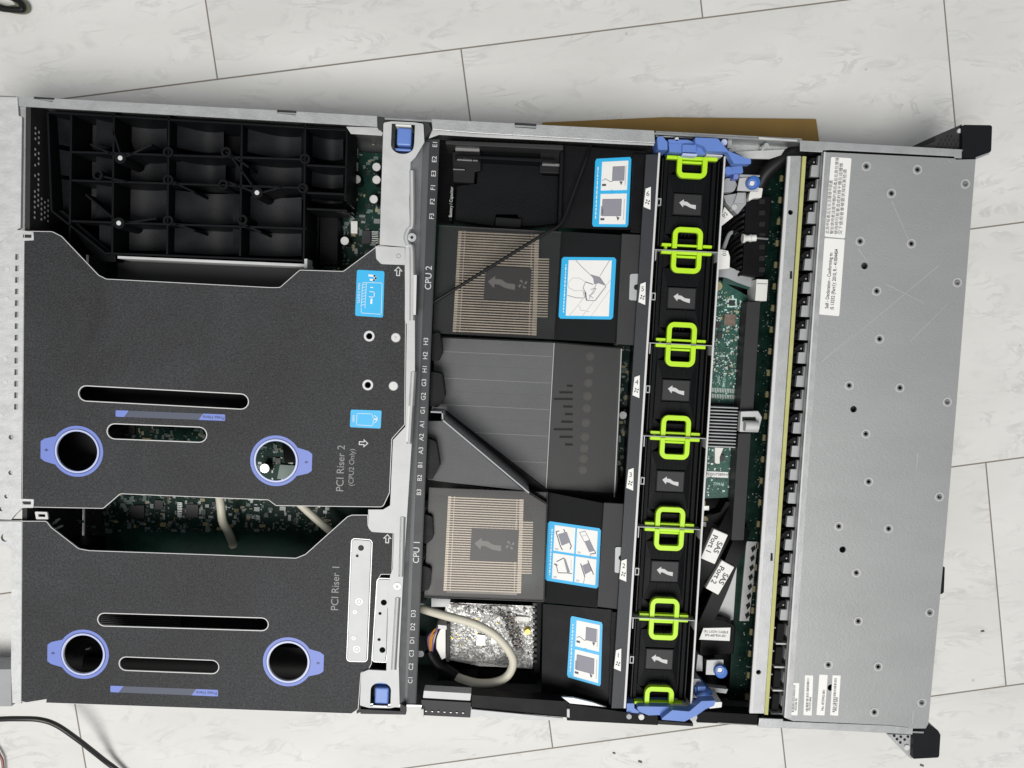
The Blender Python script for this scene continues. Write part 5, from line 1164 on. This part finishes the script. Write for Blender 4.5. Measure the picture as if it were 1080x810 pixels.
# ribbon and flat cables near the top
def ribbon(name, pts, wd_, m, label, th=.0016, parent=None):
    pts = crom(pts, 6); vs = []; n = len(pts)
    for i, p in enumerate(pts):
        t = (pts[min(i+1,n-1)]-pts[max(i-1,0)]); t.z = 0; t.normalize(); a = Vector((-t.y, t.x, 0))*wd_/2
        vs += [p-a+Vector((0,0,th)), p+a+Vector((0,0,th)), p+a, p-a]
    fs = []
    for i in range(n-1):
        o = 4*i; fs += [(o,o+1,o+5,o+4),(o+1,o+2,o+6,o+5),(o+2,o+3,o+7,o+6),(o+3,o,o+4,o+7)]
    fs += [(0,3,2,1),(4*n-4,4*n-3,4*n-2,4*n-1)]
    o = MB().add(vs, fs).build(name, m, parent, smooth=True)
    if label: tag(o, label, 'cable')
    return o
ribbon('ribbon_cable', [P(750,287,.050), P(765,287,.056), P(780,293,.056), P(794,298,.052)], .0085, 'grey_plastic', 'grey flat ribbon cable above the green controller board')
ribbon('ribbon_cable', [P(762,295,.0505), P(776,298,.052), P(790,302,.051)], .0055, 'green_ribbon', 'dark green flat ribbon cable just under the grey one')
for q, t_, lb_ in (([(758,262.5),(768,264.5),(770,271),(769.5,283),(756.5,284.5)], '01', 'white cable tag beside the fan cage just above the grey ribbon cable'), ([(763,221),(764,218),(773.5,228.5),(759,240)], 'P2', 'white cable tag slanting below the grey guide block')):
    o = MB().prism([W(q, .064)], .062, .064).build('cable_tag', 'paper', bevel=.0003); tag(o, lb_, 'cable tag')
    cx = sum(p[0] for p in q)/len(q); cy = sum(p[1] for p in q)/len(q); text('lettering', t_, P(cx, cy-(6 if t_ == '01' else 0), .0642), .0042, R(90 if t_ == '01' else 55), 'ink', o)
tag(MB().tube(crom([P(756,262,.050), P(762,264,.056), P(770,246,.052), P(780,247.5,.050)], 6), .0016, 8).build('grey_wire', 'grey_plastic', smooth=True), 'thin grey wire running under the white plug', 'wire')
# dark hose-like cable sweeping to the upper wall
tag(MB().tube(crom([P(786,228,.050), P(797,205,.058), P(806,185,.064), P(822,170,.068), P(842,160,.070), P(846,157,.06)], 8), .0060, 14).build('cable_bundle', 'black_cable', smooth=True), 'thick black cable bundle sweeping to the wall above the divider bar', 'cable')
# SAS cables
def sas(label, path, lab_a, lab_b, num, hw=8.0, zl=.070):
    g_ = thing('port_cable', label, 'cable', P(path[2][0], path[2][1], .05), 'labelled port cables')
    pts = [P(*p) for p in path]
    pp = crom(pts, 6)
    a = ribbon('cable_jacket', pts, hw*2*scale_at(.065), 'black_cable', None, .004, g_)
    a.location = (0,0,0)
    A, B = P(*lab_a, zl), P(*lab_b, zl); d = (B-A).normalized(); n_ = Vector((-d.y, d.x, 0))*(hw+.4)*scale_at(zl)
    lb__ = MB().prism([[V2(A-n_), V2(B-n_), V2(B+n_), V2(A+n_)]], zl-.005, zl).build('cable_label', 'paper', g_, bevel=.0006)
    an = math.atan2(d.y, d.x); c = (A+B)/2
    nn = Vector((-d.y, d.x, 0))
    text('lettering', 'SAS', c+nn*.0026-d*.0005+Vector((0,0,.0001)), .0060, an, 'ink', lb__, xs=1.0, bold=.0001); text('lettering', 'Port '+num, c-nn*.0030-d*.001+Vector((0,0,.0001)), .0060, an, 'ink', lb__, bold=.0001)
sas('black flat cable with slanting white Port 1 tag, nearer the green board', [(774,536,.052),(769,548,.058),(760,566,.064),(748,588,.064),(735,612,.056),(726,634,.04)], (760.5,561), (746.5,592), '1')
sas('black flat cable with slanting white Port 2 tag, lower of the pair', [(784,555,.052),(778,572,.060),(768,596,.062),(758,622,.062),(743,655,.056),(732,675,.04)], (768,594.5), (751,624), '2', 7.5, .068)
o = MB().prism([fillet([(766,529,1),(777,530,1),(779,548),(770,562),(758,556),(745,545),(760,540)], .056)], .04, .056).build('cable_connector', 'black_plastic', bevel=.0008); tag(o, 'black cable plug at the lower end of the green controller board', 'connector')
# lower connector with label
lc = thing('labelled_connector', 'black connector block with small white printed label above lower thumbscrew', 'connector', P(752,670,.05))
MB().prism([fillet([(747,652),(765,654),(776,660),(774,690),(738,692),(740,664)], .058)], .02, .058).build('connector_shell', 'black_plastic', lc, bevel=.0008)
pl_ = MB().prism([W([(742,662.5),(770.5,662),(769.5,676),(737.5,674.5)], .0585)], .058, .0585).build('printed_label', 'paper', lc); text('lettering', '(R) LIION CABLE\nSPS-687954-001', P(755,668.5,.0587), .0027, R(0), 'ink', pl_)
tag(MB().tube(crom([P(746,690,.05), P(744,700,.046), P(752,722,.04), P(772,735,.035)], 6), .006, 12).build('cable_bundle', 'black_cable', smooth=True), 'black cable bundle curling around the lower blue thumbscrew', 'cable')
MB().prism([W([(735,690),(800,690),(792,752),(730,752)], .022)], .018, .022).build('bay_floor', 'hole', ch)

# ================================================================== DRIVES
def bay(y): return 851.5+(811.3-851.5)*(y-165)/(754-165), 868+(826.5-868)*(y-165)/(754-165)
def drive_full():
    d = thing('drive_carrier', '', 'drive carrier', (0,0,0), 'drive carriers behind the bay cover'); s = .00071
    def q(p): return [(x*s, -y*s) for x, y in p]
    MB().prism([q([(-9,-11),(9,-11),(9,10),(-9,10)])], .030, .072).build('carrier_body', 'black_plastic', d)
    MB().prism([q([(3.4,-11.5),(8.3,-11.5),(7.8,10),(-3.8,10),(-3.3,-1.6),(3.1,-1.9)])], .076, .0795).build('grey_tray', 'tray_grey', d, bevel=.0003)
    b = MB().prism([q([(-7.5,-5),(-2,-10),(2.6,-10.6),(2.4,-2.4),(-3.8,-2.2)])], .070, .0765).build('lever_wedge', 'matt_plastic', d, bevel=.0004)
    MB().cyl((.4*s, 5.4*s), .0006, .0765, .0768, 8).build('lever_dot', 'tray_grey', b)
    MB().prism([q([(-8,3.5),(-1.4,1),(-1.4,8),(-7.5,9)])], .068, .0745).build('carrier_wedge', 'tray_plastic', d, bevel=.0004)
    MB().prism([q([(-8.5,-1),(-3,-3.5),(-2.5,-1.5),(-8.5,1.5)])], .068, .0735).build('carrier_rib', 'matt_plastic', d)
    return d
def drive_open():
    d = thing('drive_carrier', '', 'drive carrier', (0,0,0), 'drive carriers behind the bay cover'); s = .00071
    def q(p): return [(x*s, -y*s) for x, y in p]
    MB().prism([q([(-5,-11),(3,-11),(2.6,8),(-5.4,8)])], .030, .078).build('carrier_body', 'matt_plastic', d, bevel=.0006)
    MB().prism([q([(-6.5,9.2),(7,9),(7,10.6),(-6.5,10.8)])], .06, .0800).build('metal_tab', 'bright_steel', d)
    MB().prism([q([(4.6,-10),(8,-10),(7.6,1),(5.6,2.6),(4,0)])], .070, .0795).build('grey_tray', 'tray_grey', d, bevel=.0003)
    MB().prism([q([(-8.5,-6),(-6,-6),(-6,-4.5),(-8.5,-4.5)])], .07, .076).build('carrier_clip', 'grey_plastic', d)
    return d
pf, po = drive_full(), drive_open()
ordn = 'first second third fourth fifth sixth seventh eighth ninth tenth eleventh twelfth thirteenth fourteenth fifteenth sixteenth seventeenth eighteenth nineteenth twentieth twenty-first twenty-second twenty-third twenty-fourth'.split()
for k in range(24):
    y = 176+k*24.65; 
    full = k < 20
    d = (pf if k == 0 else copy_tree(pf)) if full else (po if k == 20 else copy_tree(po))
    a, b = bay(y); c = P((a+b)/2, y, .079); d.location = (c.x, c.y, 0); d.scale = (.98, 1.02, 1)
    d['label'] = ('%s black drive carrier with grey tray end, counting from the top of the row' if full else '%s black drive carrier with small metal tab, counting from the top of the row') % ordn[k]
# small specks on the floor
for i, (x, y, s_, lb_) in enumerate(((1036,665.5,.0014,'larger dark crumb on the floor right of the server'),(647.5,794,.0012,'thin dark crumb on the floor below the fans'),(675,803,.0016,'flat dark crumb on the floor near the bottom edge'),(972,807,.0016,'dark crumb on the floor below the lower rack ear'))):
    o = MB().rbox(V2(P(x,y,0)), s_*2.2, s_, .0002, .0009, -.3 if i else .2).build('crumb', 'dirt', bevel=.0003); tag(o, lb_, 'crumb', 'crumbs on the floor')

# lettering becomes mesh
bpy.context.view_layer.update()
dg = bpy.context.evaluated_depsgraph_get()
for o in [o for o in sc.objects if o.type == 'FONT']:
    me = bpy.data.meshes.new_from_object(o.evaluated_get(dg)); me.name = 'lettering'
    n = bpy.data.objects.new('lettering', me); col.objects.link(n); n.parent = o.parent; n.location = o.location; n.rotation_euler = o.rotation_euler; n.scale = o.scale
    bpy.data.objects.remove(o, do_unlink=True)
